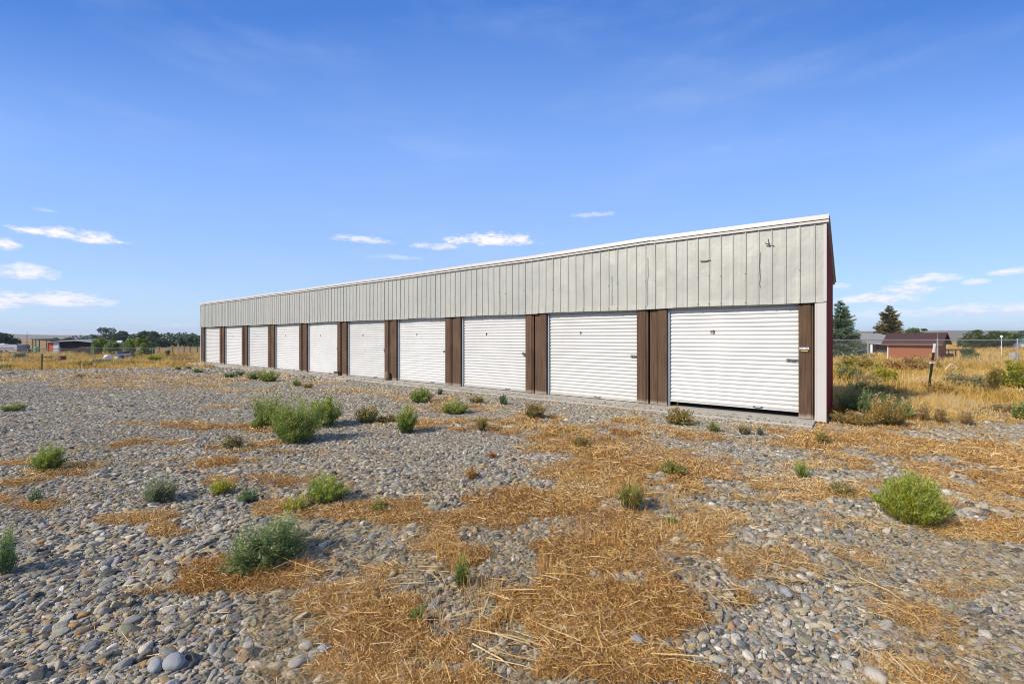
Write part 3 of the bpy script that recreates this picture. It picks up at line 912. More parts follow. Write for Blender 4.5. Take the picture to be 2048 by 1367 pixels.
# slab
sl = MB()
cut = [-BL - .15, -26.3, -19.9, -13.4, -6.95, -.157]
for i in range(5):
    a, b = cut[i] + (.004 if i else 0), cut[i + 1] - (.004 if i < 4 else 0)
    sl.hexa([(a, -.66, -.15), (b, -.66, -.15), (b, BD - .05, -.15), (a, BD - .05, -.15), (a, -.66, -.006), (b, -.66, -.006), (b, BD - .05, .004), (a, BD - .05, .004)])
slab = sl.build('slab', M['concrete'], bld, bevel=.008)

# jambs
PB = 3.225; C10 = -1.64
def plank(mb, x0, x1, y0, y1, z0, z1):
    j = .003
    mb.hexa([(x0 + random.uniform(-j, j), y0, z0), (x1 + random.uniform(-j, j), y0, z0), (x1, y1, z0), (x0, y1, z0),
             (x0 + random.uniform(-j, j), y0 + random.uniform(-.004, .004), z1), (x1 + random.uniform(-j, j), y0, z1), (x1, y1, z1), (x0, y1, z1)])


def jamb(xc, left, right, seed):
    """xc: post centre; left: board right of the door on its left; right: boards left of the next door"""
    random.seed(seed)
    zt = 2.20
    if left:
        m_ = MB(); x0 = xc - .352
        plank(m_, x0, x0 + .212, .030, .075, .012 + random.uniform(0, .01), zt); o = m_.build('jamb_board', M['wood'], bld, bevel=.003)
        m_ = MB(); plank(m_, x0 + .220, x0 + .264, .054, .08, .006, zt); o = m_.build('jamb_strip', M['wood'], bld, bevel=.002)
    m_ = MB(); m_.box(xc - .34, xc - .10, .115, .30, .0, 2.2); m_.build('post', M['dark_wood'], bld)
    m_ = MB(); m_.box(xc - .035, xc + .335, .115, .30, .0, 2.2); m_.build('post', M['dark_wood'], bld)
    if right:
        m_ = MB(); x0 = xc - .045
        plank(m_, x0, x0 + .158, .060, .09, .010, zt - (.035 if seed % 2 else 0)); m_.build('jamb_strip', M['wood'], bld, bevel=.003)
        m_ = MB(); plank(m_, x0 + .182, x0 + .39, .026, .076, .004 + random.uniform(0, .008), zt); m_.build('jamb_board', M['wood'], bld, bevel=.003)
        # steel door guide fixed to the side of the post
        m_ = MB(); m_.box(x0 + .392, x0 + .430, .088, .20, .0, 2.18); m_.build('guide_rail', M['guide'], bld)


for k in range(1, 10):
    xc = C10 - PB * k + PB / 2
    jamb(xc, True, True, k)
# right-hand end post
random.seed(30)
m_ = MB(); plank(m_, -.425, -.232, .028, .075, .006, 2.19); lastpost = m_.build('jamb_board', M['wood'], bld, bevel=.003)
m_ = MB(); plank(m_, -.224, -.196, .050, .08, .004, 2.19); m_.build('jamb_strip', M['wood'], bld, bevel=.002)
m_ = MB(); m_.box(-.42, -.165, .084, .20, .0, 2.19); m_.build('post', M['dark_wood'], bld)
# left-hand end post
m_ = MB(); plank(m_, -BL + .056, -BL + .40, .028, .075, .006, 2.2); m_.build('jamb_board', M['wood'], bld, bevel=.003)
m_ = MB(); m_.box(-BL + .402, -BL + .432, .088, .20, .0, 2.18); m_.build('guide_rail', M['guide'], bld)

# small sign on the right-hand post
sg = MB(); sg.box(-.408, -.262, .014, .026, 1.298, 1.338); sgo = sg.build('sign', M['sign_white'], bld, bevel=.002)
tag(sgo, 'small white label plate with two dark blocks on the last brown jamb')
for q in (-.398, -.322):
    s2 = MB(); s2.box(q, q + .050, .011, .0135, 1.312, 1.326); s2.build('dark_block', M['black'], sgo)
s3 = MB(); s3.box(-.402, -.258, .008, .026, 1.250, 1.296); o = s3.build('lock_box', M['dark_wood'], sgo)
s4 = MB(); s4.box(-.388, -.276, .004, .0075, 1.262, 1.282); s4.build('yellow_strip', M['sign_yellow'], sgo)


# digits as thin raised strokes (seven-stroke figures, slightly weathered)
DIG = {'1': [((.5, 0), (.5, 1)), ((.3, .82), (.5, 1))], '0': [((.12, .08), (.12, .92)), ((.88, .08), (.88, .92)), ((.12, .92), (.5, 1)), ((.5, 1), (.88, .92)), ((.12, .08), (.5, 0)), ((.5, 0), (.88, .08))],
       '2': [((.1, .85), (.5, 1)), ((.5, 1), (.9, .75)), ((.9, .75), (.1, 0)), ((.1, 0), (.9, 0))], '3': [((.1, .9), (.5, 1)), ((.5, 1), (.85, .77)), ((.85, .77), (.45, .53)), ((.45, .53), (.9, .25)), ((.9, .25), (.5, 0)), ((.5, 0), (.1, .1))],
       '4': [((.7, 0), (.7, 1)), ((.7, 1), (.1, .35)), ((.1, .35), (.95, .35))], '5': [((.85, 1), (.2, 1)), ((.2, 1), (.15, .55)), ((.15, .55), (.6, .6)), ((.6, .6), (.9, .3)), ((.9, .3), (.5, 0)), ((.5, 0), (.1, .1))],
       '6': [((.8, .95), (.4, .9)), ((.4, .9), (.12, .4)), ((.12, .4), (.2, .05)), ((.2, .05), (.7, 0)), ((.7, 0), (.88, .3)), ((.88, .3), (.6, .55)), ((.6, .55), (.15, .4))],
       '7': [((.1, 1), (.9, 1)), ((.9, 1), (.4, 0))], '8': [((.5, 1), (.15, .78)), ((.15, .78), (.85, .28)), ((.85, .28), (.5, 0)), ((.5, 0), (.15, .28)), ((.15, .28), (.85, .78)), ((.85, .78), (.5, 1))],
       '9': [((.85, .6), (.45, .45)), ((.45, .45), (.12, .7)), ((.12, .7), (.5, 1)), ((.5, 1), (.88, .7)), ((.88, .7), (.6, 0))]}
CW = .0845      # corrugation pitch


def door_profile():
    pr_ = []; z = .10
    while z < 2.42:
        pr_ += [(z, .016), (z + .005, .004), (z + .018, -.003), (z + .038, -.006), (z + .056, -.003), (z + .064, .004), (z + .069, .016)]
        z += CW
    return pr_


DP = door_profile()
DW = 1.262
words = ['first', 'second', 'third', 'fourth', 'fifth', 'sixth', 'seventh', 'eighth', 'ninth', 'tenth']


def curtain(w, seed):
    r = np.random.default_rng(seed)
    nx = 9; V = []
    for (z, o_) in DP:
        for i in range(nx):
            xx = -w + 2 * w * i / (nx - 1)
            V.append((xx, o_ + .006 * (vnoise(np.array([xx * 1.3 + seed]), np.array([z * .9]), 3)[0] - .5), z + .0035 * sin(xx * 1.2 + seed)))
    i0 = np.arange(len(DP) * nx).reshape(len(DP), nx)
    q = np.stack([i0[:-1, :-1], i0[:-1, 1:], i0[1:, 1:], i0[1:, :-1]], -1).reshape(-1, 4)
    return np.array(V), q


for k in range(10):
    num = 10 - k
    xc = C10 - PB * k
    if k == 0: x0, x1 = -2.94, -.40
    else: x0, x1 = xc - 1.30, xc + 1.30
    V, q = curtain((x1 - x0) / 2, num)
    dz = .03 if k == 0 else -.055
    cx_ = (x0 + x1) / 2
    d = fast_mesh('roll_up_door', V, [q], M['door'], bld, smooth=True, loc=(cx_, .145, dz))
    tag(d, None)
    bar = MB(); bar.box(-(x1 - x0) / 2, (x1 - x0) / 2, -.016, .020, .076, .132); bar.box(-(x1 - x0) / 2, (x1 - x0) / 2, -.028, .020, .070, .078)
    bo = bar.build('bottom_bar', M['bar'], d, bevel=.003)
    h = MB(); h.tube([(-.07, -.022, .10), (-.05, -.045, .095), (.05, -.045, .095), (.07, -.022, .10)], .007, 6); h.box(-.09, -.05, -.022, -.016, .088, .118); h.box(.05, .09, -.022, -.016, .088, .118)
    h.build('pull_handle', M['dark_steel'], bo, loc=(.55 if k != 1 else .2, 0, 0))
    # latch near the right edge
    zl = 1.085 - dz
    l = MB(); xr = (x1 - x0) / 2
    l.box(xr - .245, xr - .03, -.016, -.009, zl - .035, zl + .035)
    lo = l.build('latch', M['steel'], d, bevel=.002)
    l2 = MB(); l2.box(xr - .225, xr - .02, -.028, -.017, zl - .010, zl + .012); l2.tube([(xr - .17, -.03, zl + .005), (xr - .12, -.05, zl - .012), (xr - .06, -.032, zl + .01)], .007, 6)
    l2.box(xr - .20, xr - .185, -.034, -.017, zl - .025, zl + .028)
    l2.build('slide_bolt', M['dark_steel'], lo)
    if num in (8, 6, 3):
        l3 = MB(); l3.box(xr - .15, xr - .10, -.058, -.034, zl - .085, zl - .04); l3.tube([(xr - .142, -.046, zl - .04), (xr - .142, -.046, zl - .012), (xr - .108, -.046, zl - .012), (xr - .108, -.046, zl - .04)], .005, 6)
        l3.build('padlock', M['dark_steel'], lo, bevel=.003)
    # number
    if num >= 2:
        m_ = MB(); txt = str(num); s_ = .078; w_ = .034; xx = -.30 - (.05 if len(txt) == 2 else 0)
        for ch in txt:
            for (a, b) in DIG[ch]:
                p = Vector((xx + a[0] * w_, -.0095, 1.60 - dz + a[1] * s_)); q_ = Vector((xx + b[0] * w_, -.0095, 1.60 - dz + b[1] * s_))
                dv = (q_ - p).normalized(); nv = Vector((-dv.z, 0, dv.x)) * .0065; e_ = dv * .003
                P8 = [p - nv - e_, q_ - nv + e_, q_ + nv + e_, p + nv - e_]
                m_.hexa([tuple(v + Vector((0, .003, 0))) for v in P8][:4] + [tuple(v - Vector((0, .003, 0))) for v in P8])
            xx += w_ + .016
        m_.build('number', M['black'], d)
    d['label'] = 'white corrugated roll-up door number %d' % num + (', raised a hand above the slab' if k == 0 else '')

# things standing at the jambs
def local2w(x, y, z=0): return Vector((BO.x + x * .7857 + y * .6186, BO.y - x * .6186 + y * .7857, z))


m_ = MB(); m_.box(-.15, .15, -.055, .055, 0, .155); 
o = m_.build('wooden_block', M['wood'], None, bevel=.008); o.location = local2w(C10 - PB * 4.5 - .22, -.06, .002); o.rotation_euler = (0, 0, BROT + .05)
tag(o, 'short brown wooden block lying at the foot of the jamb left of door six', 'wooden block')


def rock(name, label, x, y, z, sx, sy, sz, m, seed, rot=0, tilt=0, cat='rock'):
    me = bpy.data.meshes.new(name)
    import bmesh
    bm = bmesh.new(); bmesh.ops.create_icosphere(bm, subdivisions=3, radius=1)
    for v in bm.verts:
        c_ = v.co.copy()
        n = vnoise(np.array([c_.x * 1.3 + seed * 3.1]), np.array([c_.y * 1.3 + c_.z * 1.7]), seed)[0] + .4 * vnoise(np.array([c_.x * 3.3 + seed]), np.array([c_.z * 3.3 + c_.y * 2.7]), seed + 4)[0]
        v.co = c_ * (.72 + .4 * n); v.co.x *= sx; v.co.y *= sy; v.co.z *= sz
    for f in bm.faces: f.smooth = True
    bm.to_mesh(me); bm.free(); me.materials.append(m)
    o = bpy.data.objects.new(name, me); COL.objects.link(o); o.location = (x, y, z + sz * .8); o.rotation_euler = (tilt, 0, rot)
    return tag(o, label, cat)


M['rock_brown'] = plain('brown_rock', (.24, .17, .11), .85, 0, .25, 6, .4)
M['rock_pale'] = plain('pale_rock', (.42, .38, .31), .85, 0, .25, 7, .5)
M['rock_grey'] = plain('grey_rock', (.30, .31, .32), .85, 0, .25, 7, .5)
p = local2w(C10 - PB * 3.5 - .07, -.07)
rock('rock', 'brown egg-shaped rock leaning upright against the jamb between doors six and seven', p.x, p.y, 0, .10, .085, .18, M['rock_brown'], 3, .4, .08)

# ------------------------------------------------------------------ plants in the yard
def shrub(name, label, px, py, wp, hp, kind, style='fan', seed=1, cat='shrub', group=None, dens=1.0, Z=None, extra=None):
    rs = np.random.default_rng(seed)
    if extra is None and wp >= 44 and style in ('fan', 'feather', 'round'): extra = ('oldstraw', .05, 'dry_stalks')
    if Z is None: X, Z, zb = [float(q) for q in at(px, py)]
    else: X = (px - 1024) / F * Z; zb = float(gz(X, Z))
    Wd = wp * Z / F; H = hp * Z / F
    root = empty(name, (X, Z, zb - .005), rs.uniform(0, 6.28), label, cat, group)
    lp = 2 * Z / F                      # size of one render pixel there
    r = Wd / 2 * (.93 if style == 'round' else .82); H = H * .94
    ns = int(np.clip(90 * dens, 14, 160))
    lf = {'fan': .024, 'round': .017, 'feather': .028, 'grass': .09, 'stalk': .03, 'mound': .05}[style]
    lf = max(lf, 1.9 * lp)
    lw = max(lf * {'fan': .16, 'round': .34, 'feather': .12, 'grass': .05, 'stalk': .45, 'mound': .12}[style], .55 * lp)
    cover = Wd * H / (lf * lw * .6)
    nl = int(np.clip(cover * {'fan': 3.0, 'round': 3.8, 'feather': 3.1, 'grass': 3, 'stalk': 2.2, 'mound': 6}[style] * dens, 120, 26000))
    az = rs.uniform(0, 2 * pi, ns); u = rs.random(ns) ** (.5 if style in ('round', 'mound', 'fan') else .65)
    lean = u * {'fan': 1.25, 'round': 1.50, 'feather': 1.32, 'grass': .85, 'stalk': .45, 'mound': 1.5}[style]
    lump = .50 + .62 * rs.random(ns) ** .8 + .14 * np.sin(az * 2 + seed) + .08 * np.sin(az * 5 + seed * 2)
    # reach of every stem: an ellipsoid envelope with lumps
    ex = r * np.sin(np.minimum(lean * 1.05, 1.5708)) * lump; ez = H * np.maximum(np.cos(lean * .92), .10) * lump
    S = MB()
    for i in range(ns):
        x0, y0 = cos(az[i]) * r * .38 * u[i], sin(az[i]) * r * .38 * u[i]
        p1 = (x0 + cos(az[i]) * ex[i] * .55, y0 + sin(az[i]) * ex[i] * .55, ez[i] * .48)
        p2 = (cos(az[i]) * ex[i], sin(az[i]) * ex[i], ez[i])
        if i % 2 == 0 or ns < 60:
            S.tube([(x0, y0, 0), p1, p2], max(.0016, .28 * lp), 3, max(.0007, .12 * lp), cap=False)
    stem_m = {'stalk': M['oldstraw'], 'mound': M['bark']}.get(style, M['bark'] if kind in ('rabbit', 'olive', 'greyg') else M['bark'])
    S.build('stems', stem_m, root)
    si = rs.integers(0, ns, nl); f = rs.uniform(.12 if style != 'stalk' else .4, 1.03, nl) ** .75
    jr = r * .10
    fo = .34 * (1 - f) + f; bx = np.cos(az[si]) * ex[si] * fo; by = np.sin(az[si]) * ex[si] * fo; bz = ez[si] * f ** .9
    bx += rs.normal(0, jr, nl) * f; by += rs.normal(0, jr, nl) * f; bz = np.maximum(bz + rs.normal(0, H * .05, nl), .004)
    up = {'fan': .9, 'round': .45, 'feather': .95, 'grass': 1.2, 'stalk': .5, 'mound': .8}[style]
    elv = rs.normal(up, .45, nl); aa = az[si] + rs.normal(0, .9, nl)
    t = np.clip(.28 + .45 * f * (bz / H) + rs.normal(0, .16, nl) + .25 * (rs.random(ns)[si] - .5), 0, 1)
    L = lf * rs.uniform(.6, 1.5, nl)
    if style == 'grass': L = L * 1.2
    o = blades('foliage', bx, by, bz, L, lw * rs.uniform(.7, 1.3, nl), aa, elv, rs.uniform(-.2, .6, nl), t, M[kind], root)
    if extra:
        mk, frac, ename = extra
        n2 = max(24, int(nl * frac)); si = rs.integers(0, ns, n2); f = rs.uniform(.8, 1.12, n2)
        bx = np.cos(az[si]) * ex[si] * f + rs.normal(0, jr * .6, n2); by = np.sin(az[si]) * ex[si] * f + rs.normal(0, jr * .6, n2); bz = np.maximum(ez[si] * f, .01)
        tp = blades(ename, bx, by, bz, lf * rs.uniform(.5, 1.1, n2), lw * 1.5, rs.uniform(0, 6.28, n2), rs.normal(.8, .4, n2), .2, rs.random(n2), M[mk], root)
        tag(tp, kind='stuff')
    return root


SH = [
 ('shrub', 'large bright green feathery bush, the front one of three growing together left of centre', 592, 884, 120, 88, 'kochia', 'feather', 1.3, None),
 ('shrub', 'darker green upright bush behind and left of the large feathery bush', 540, 852, 78, 62, 'kochia', 'feather', 1, None),
 ('shrub', 'yellowish green bush behind and right of the large feathery bush', 648, 852, 84, 58, 'kochia', 'feather', 1, ('lime', .25, 'tips')),
 ('shrub', 'low green clump at the left foot of the three feathery bushes', 520, 856, 40, 26, 'kochia', 'fan', 1, None),
 ('shrub', 'dense round olive green bush with a long shadow in the left foreground', 532, 1128, 146, 98, 'olive', 'round', 1.3, None),
 ('shrub', 'spreading bright green weed on straw right of the round olive bush', 655, 1003, 98, 52, 'kochia', 'fan', 1.1, ('lime', .2, 'tips')),
 ('shrub', 'small yellow green weed touching the spreading bright green weed', 590, 1022, 60, 30, 'lime', 'fan', .9, None),
 ('shrub', 'tall thin green weed on a straw streak near the left edge', 98, 940, 68, 50, 'kochia', 'feather', 1, ('lime', .15, 'tips')),
 ('shrub', 'low dark grey green spiky bush among pebbles on the left', 318, 1003, 80, 46, 'greyg', 'feather', 1.2, None),
 ('shrub', 'pale yellow green tuft left of the blue green tuft', 443, 988, 52, 32, 'lime', 'feather', .9, None),
 ('shrub', 'small blue green tuft beside a round pebble', 497, 1003, 50, 30, 'bluegreen', 'fan', .9, None),
 ('shrub', 'wispy pale green seedling near the left edge', 73, 1006, 28, 30, 'bluegreen', 'fan', .6, None),
 ('shrub', 'upright green weed cut by the left edge of the photograph', 6, 1150, 60, 110, 'bluegreen', 'feather', .45, ('kochia', .3, 'tips')),
 ('shrub', 'small low green weed far out on the left gravel', 27, 822, 42, 17, 'kochia', 'fan', .9, None),
 ('shrub', 'dark grey green tuft on brown litter left of the large feathery bush', 466, 897, 50, 30, 'greyg', 'fan', .9, ('rust', .25, 'tips')),
 ('shrub', 'reddish tipped green bush between the large clump and the bright single bush', 733, 845, 52, 34, 'olive', 'fan', 1, ('rust', .35, 'tips')),
 ('shrub', 'low brownish green runner linking two bushes in front of door seven', 775, 842, 44, 16, 'brownweed', 'round', .9, None),
 ('shrub', 'bright green single bush standing on straw in front of door seven', 812, 865, 56, 54, 'kochia', 'feather', 1.1, ('lime', .15, 'tips')),
 ('shrub', 'bright green bush nearest the slab in front of door eight', 843, 804, 58, 30, 'kochia', 'feather', 1, None),
 ('shrub', 'low green bush on orange straw right of the bush nearest the slab', 911, 827, 62, 26, 'kochia', 'fan', 1, ('lime', .2, 'tips')),
 ('shrub', 'small brown green weed on straw behind the low green bush', 955, 806, 40, 15, 'brownweed', 'fan', .8, None),
 ('shrub', 'small dark green upright tuft close to the slab below door eight', 1006, 809, 22, 22, 'bluegreen', 'feather', .9, None),
 ('shrub', 'tiny tuft right beside the slab edge below door seven', 880, 789, 14, 16, 'bluegreen', 'feather', .6, None),
 ('shrub', 'green bush at the right end of the row of low weeds far down the building', 537, 763, 44, 22, 'kochia', 'feather', 1, None),
 ('shrub', 'olive weed in the row of low weeds, left of its tallest green bush', 508, 759, 30, 17, 'olive', 'fan', .9, None),
 ('shrub', 'low weed in front of door two', 460, 755, 26, 12, 'olive', 'fan', .8, None),
 ('shrub', 'grey green weed beside the low weed in front of door two', 478, 752, 22, 12, 'greyg', 'fan', .8, None),
 ('shrub', 'tiny green tuft alone on gravel in front of door five', 594, 772, 18, 13, 'kochia', 'feather', .8, None),
 ('shrub', 'dry olive tuft just right of the tiny green tuft', 617, 776, 22, 10, 'brownweed', 'fan', .8, None),
 ('shrub', 'small olive weed on gravel near the far left end of the building', 357, 739, 14, 6, 'olive', 'fan', .7, None),
 ('shrub', 'small dark weed on the straw band left of the building', 159, 755, 18, 8, 'greyg', 'fan', .7, None),
 ('shrub', 'tiny weed at the left end of the slab', 377, 738, 10, 5, 'greyg', 'fan', .6, None),
 ('shrub', 'low weed alone beside the straw band, left of door one', 395, 745, 24, 9, 'olive', 'fan', .8, None),
 ('shrub', 'rusty tipped weed in a ring of orange straw below door nine', 1070, 836, 50, 30, 'olive', 'fan', 1, ('rust', .5, 'tips')),
 ('shrub', 'dark green bush with rusty flowering top next to the slab below door ten', 1359, 848, 50, 32, 'olive', 'round', 1.2, ('rust', .5, 'tips')),
 ('shrub', 'sparse green weed left of the slender sprigs below door ten', 1428, 863, 30, 24, 'kochia', 'fan', .6, None),
 ('shrub', 'sparse grey weed between two green sprigs below door ten', 1488, 868, 28, 20, 'greyg', 'fan', .6, ('rust', .3, 'tips')),
 ('shrub', 'small dark sprig at the right end of the weeds below door ten', 1520, 870, 14, 18, 'bluegreen', 'feather', .6, None),
 ('shrub', 'small green sprig on straw just outside the right corner of the slab', 1644, 886, 34, 24, 'kochia', 'fan', .6, ('rust', .5, 'tips')),
 ('shrub', 'small green tuft alone on gravel in front of door ten', 1606, 958, 34, 24, 'kochia', 'grass', .8, None),
 ('shrub', 'brown green mat weed between the lone tuft and the big yellow green bush', 1680, 985, 64, 24, 'brownweed', 'round', .8, None),
 ('shrub', 'big rounded yellow green bush in the right foreground', 1822, 1044, 148, 94, 'lime', 'feather', 1.5, ('kochia', .3, 'tips')),
 ('shrub', 'olive green growth on top of the dry mat right of centre', 1345, 948, 62, 28, 'brownweed', 'fan', .9, ('kochia', .3, 'tips')),
 ('shrub', 'green patch of weed in the golden stubble right of centre', 1262, 1022, 80, 42, 'brownweed', 'grass', 1, ('kochia', .4, 'tips')),
 ('shrub', 'small green weed at the right edge of the green patch in the stubble', 1340, 1048, 30, 18, 'kochia', 'fan', .8, None),
 ('shrub', 'olive tuft on straw in front of door nine', 1165, 893, 52, 24, 'brownweed', 'fan', .9, None),
 ('shrub', 'low green weed on straw right of the spreading bright green weed', 757, 1022, 50, 22, 'brownweed', 'fan', .9, ('kochia', .3, 'tips')),
 ('shrub', 'tall green sprig growing among the upright golden stubble', 922, 1175, 34, 74, 'kochia', 'feather', .5, None),
 ('shrub', 'small green sprig low in the straw below the tall green sprig', 835, 1250, 30, 44, 'kochia', 'feather', .5, None),
 ('shrub', 'rusty dry tuft alone on pebbles in the centre', 943, 958, 28, 24, 'rust', 'fan', .9, None),
 ('shrub', 'low reddish weed on the gravel left of the olive tuft', 985, 915, 26, 12, 'rust', 'fan', .8, None),
 ('shrub', 'golden green tuft on straw to the right of the bright single bush', 965, 862, 34, 22, 'brownweed', 'grass', .9, None),
 ('shrub', 'dry tuft in the left straw patch under the round olive bush', 400, 1145, 90, 22, 'rust', 'round', .9, None),
]
for i, (nm, lb, px, py, wp, hp, kd, st, dn, ex) in enumerate(SH):
    shrub(nm, lb, px, py, wp, hp, kd, st, 100 + i, 'weed' if wp < 60 else 'shrub', None, dn, None, ex)

# weeds and bushes in the field at the right
FR = [
 ('dark green bush in the shade of the red end wall', 1712, 830, 66, 58, 'olive', 'fan', 1.3, None),
 ('green bush half shaded beside the corner of the red end wall', 1755, 822, 56, 44, 'kochia', 'fan', 1.1, None),
 ('green brown weed mass in front of the pale rocks by the building corner', 1710, 849, 90, 28, 'brownweed', 'fan', 1.1, ('rust', .12, 'tips')),
 ('bushy green and orange weed right of the pale rocks', 1775, 850, 80, 46, 'brownweed', 'fan', 1.3, ('rust', .12, 'tips')),
 ('dark green weed between the pale rocks and the seed stalks', 1800, 838, 46, 36, 'olive', 'fan', 1, ('kochia', .3, 'tips')),
 ('grey green mound at the right edge, upper one', 2052, 838, 44, 40, 'olive', 'round', 1.1, ('rabbit', .2, 'flowers')),
 ('shaded dry bush left of the leaning stake', 1745, 795, 90, 34, 'brownweed', 'fan', 1.1, None),
 ('brown weed at the foot of the leaning stake', 1885, 800, 66, 34, 'brownweed', 'round', 1.1, ('rust', .4, 'tips')),
 ('olive grey shrub left of the yellow topped rabbitbrush', 1697, 762, 56, 34, 'greyg', 'fan', 1.1, ('rabbit', .4, 'flowers')),
 ('rabbitbrush with bright yellow flowers left of the round lime one', 1752, 750, 32, 22, 'olive', 'fan', 1, ('rabbit', .9, 'flowers')),
 ('round lime green rabbitbrush mound with yellow top', 1770, 763, 44, 26, 'lime', 'mound', 1.1, ('rabbit', .6, 'flowers')),
 ('pale tan dry mound in front of the grey shrub', 1733, 772, 56, 28, 'tanmound', 'mound', 1.1, None),
 ('tall yellow flowering shrub mass against the chain link fence', 1712, 740, 62, 30, 'rabbit', 'mound', 1.3, ('tanmound', .5, 'flowers')),
 ('pale olive mound right of the leaning stake', 1925, 772, 70, 26, 'greyg', 'mound', 1.1, ('tanmound', .8, 'dry_tips')),
 ('twiggy leafless brown bush left of the large yellow rabbitbrush', 1988, 792, 56, 54, 'brownweed', 'stalk', .9, None),
 ('large yellow flowering rabbitbrush cut by the right edge', 2042, 776, 74, 48, 'kochia', 'mound', 1.4, ('rabbit', .9, 'flowers')),
 ('dark dry clump in the golden grass behind the stake', 1908, 748, 30, 12, 'brownweed', 'round', .8, None),
 ('brown bush in the golden grass left of the twiggy bush', 1968, 790, 40, 22, 'brownweed', 'round', .9, None),
 ('dry amber shrub in front of the fence below the brick shed', 1812, 742, 80, 26, 'tanmound', 'mound', 1.2, ('rust', .5, 'dry_tips')),
 ('golden shrub under the middle of the fence', 1850, 738, 60, 22, 'tanmound', 'mound', 1.1, ('rabbit', .3, 'flowers')),
 ('grey dry twigs heaped on the ground near the right edge', 2018, 822, 70, 18, 'tanmound', 'round', 1, None),
]
for i, (lb, px, py, wp, hp, kd, st, dn, ex) in enumerate(FR):
    shrub('shrub' if 'rabbitbrush' not in lb else 'rabbitbrush', lb, px, py, wp, hp, kd, st, 300 + i, 'bush', None, dn, None, ex)
# seed stalks standing in front of the shade, each clump a thing
for i, (px, py, wp, hp, lb) in enumerate([(1752, 836, 34, 44, 'upright dry seed stalks standing left in front of the building shadow'), (1782, 832, 30, 42, 'upright dry seed stalks in the middle in front of the building shadow'),
                                          (1812, 834, 40, 38, 'shorter pale seed stalks left of the leaning stake'), (1846, 842, 44, 32, 'pale seed stalks just in front of the leaning stake'), (1882, 846, 40, 30, 'thin pale stalks right of the leaning stake'), (1930, 850, 50, 26, 'low tangled dry stalks near the right edge')]):
    shrub('seed_stalks', lb, px, py, wp, hp, 'oldstraw', 'stalk', 400 + i, 'dry weed', None, .9)
# weeds along the far left gravel edge
for i, (px, py, wp, hp, kd, st, lb) in enumerate([(14, 738, 30, 12, 'olive', 'fan', 'dark green weed at the left end of the gravel edge'), (132, 734, 22, 9, 'olive', 'fan', 'small green weed at the gravel edge, right of the short stake'), (155, 735, 40, 14, 'brownweed', 'fan', 'broad green weed at the gravel edge below the open shed'),
                                                  (172, 734, 20, 12, 'brownweed', 'round', 'brown green weed at the right end of the weeds below the open shed'), (60, 735, 40, 8, 'rust', 'round', 'reddish brown low weed left of the short stake'), (40, 716, 24, 14, 'greyg', 'fan', 'pale grey shrub in the field below the camper'),
                                                  (310, 720, 30, 10, 'lime', 'mound', 'yellow green shrub in the grass right of the half hidden car'), (95, 716, 18, 4, 'brownweed', 'round', 'dark low clump in the field left of the rusty barrel'), (205, 727, 34, 10, 'greyg', 'mound', 'pale green shrub at the gravel edge in front of the white heap'),
                                                  (245, 728, 50, 10, 'tanmound', 'mound', 'tan shrub at the gravel edge in front of the half hidden car'), (365, 722, 40, 9, 'tanmound', 'mound', 'dry shrub beside the far left corner of the building')]):
    shrub('shrub', lb, px, py, wp, hp, kd, st, 500 + i, 'weed')

# rocks by the corner
for i, (px, py, w, h, mk, lb) in enumerate([(1668, 838, 26, 14, 'rock_grey', 'grey stone lying against the foot of the red end wall'), (1697, 838, 24, 12, 'rock_pale', 'pale stone on the left of the small rock pile by the corner'), (1716, 834, 26, 14, 'rock_pale', 'pale stone on the right of the small rock pile by the corner'),
                                            (1722, 846, 18, 8, 'rock_pale', 'small flat pale stone in front of the rock pile by the corner'),
                                            (1572, 1190, 28, 26, 'rock_grey', 'smooth blue grey cobble standing out in the right foreground'), (1595, 1184, 22, 14, 'rock_pale', 'cream angular cobble touching the blue grey cobble'), (312, 1340, 38, 34, 'rock_grey', 'large speckled grey cobble at the bottom left'), (350, 1335, 44, 40, 'rock_grey', 'large dark grey cobble right of the speckled one at the bottom left'),
                                            (610, 1300, 30, 28, 'rock_pale', 'round cream cobble at the edge of the straw'), (648, 1308, 32, 30, 'rock_grey', 'round dark grey cobble right of the cream one'), (595, 1330, 40, 18, 'rock_pale', 'flat tan cobble below the round cream one'), (1186, 1155, 24, 18, 'rock_pale', 'white cobble in the straw patch'),
                                            (945, 992, 28, 10, 'rock_brown', 'flat tan cobble on grey pebbles in the centre'), (1752, 1360, 44, 26, 'rock_pale', 'large cream cobble at the bottom edge, right'), (1275, 1290, 30, 22, 'rock_grey', 'blue grey cobble right of the straw patch at the bottom')]):
    X, Z, zb = [float(q) for q in at(px, py)]
    sx, sz = w * Z / F / 2, h * Z / F / 2
    if py > 900: sz = min(sz, sx * .65)
    rock('rock' if py < 900 else 'cobble', lb, X, Z, zb - .015 + (.015 if py > 900 else 0), sx, sx * .75, sz, M[mk], 20 + i, .4 * i, .1, 'rock')

# ------------------------------------------------------------------ stakes
def gpos(px, Z): X = (px - 1024) / F * Z; return X, Z, float(gz(X, Z))


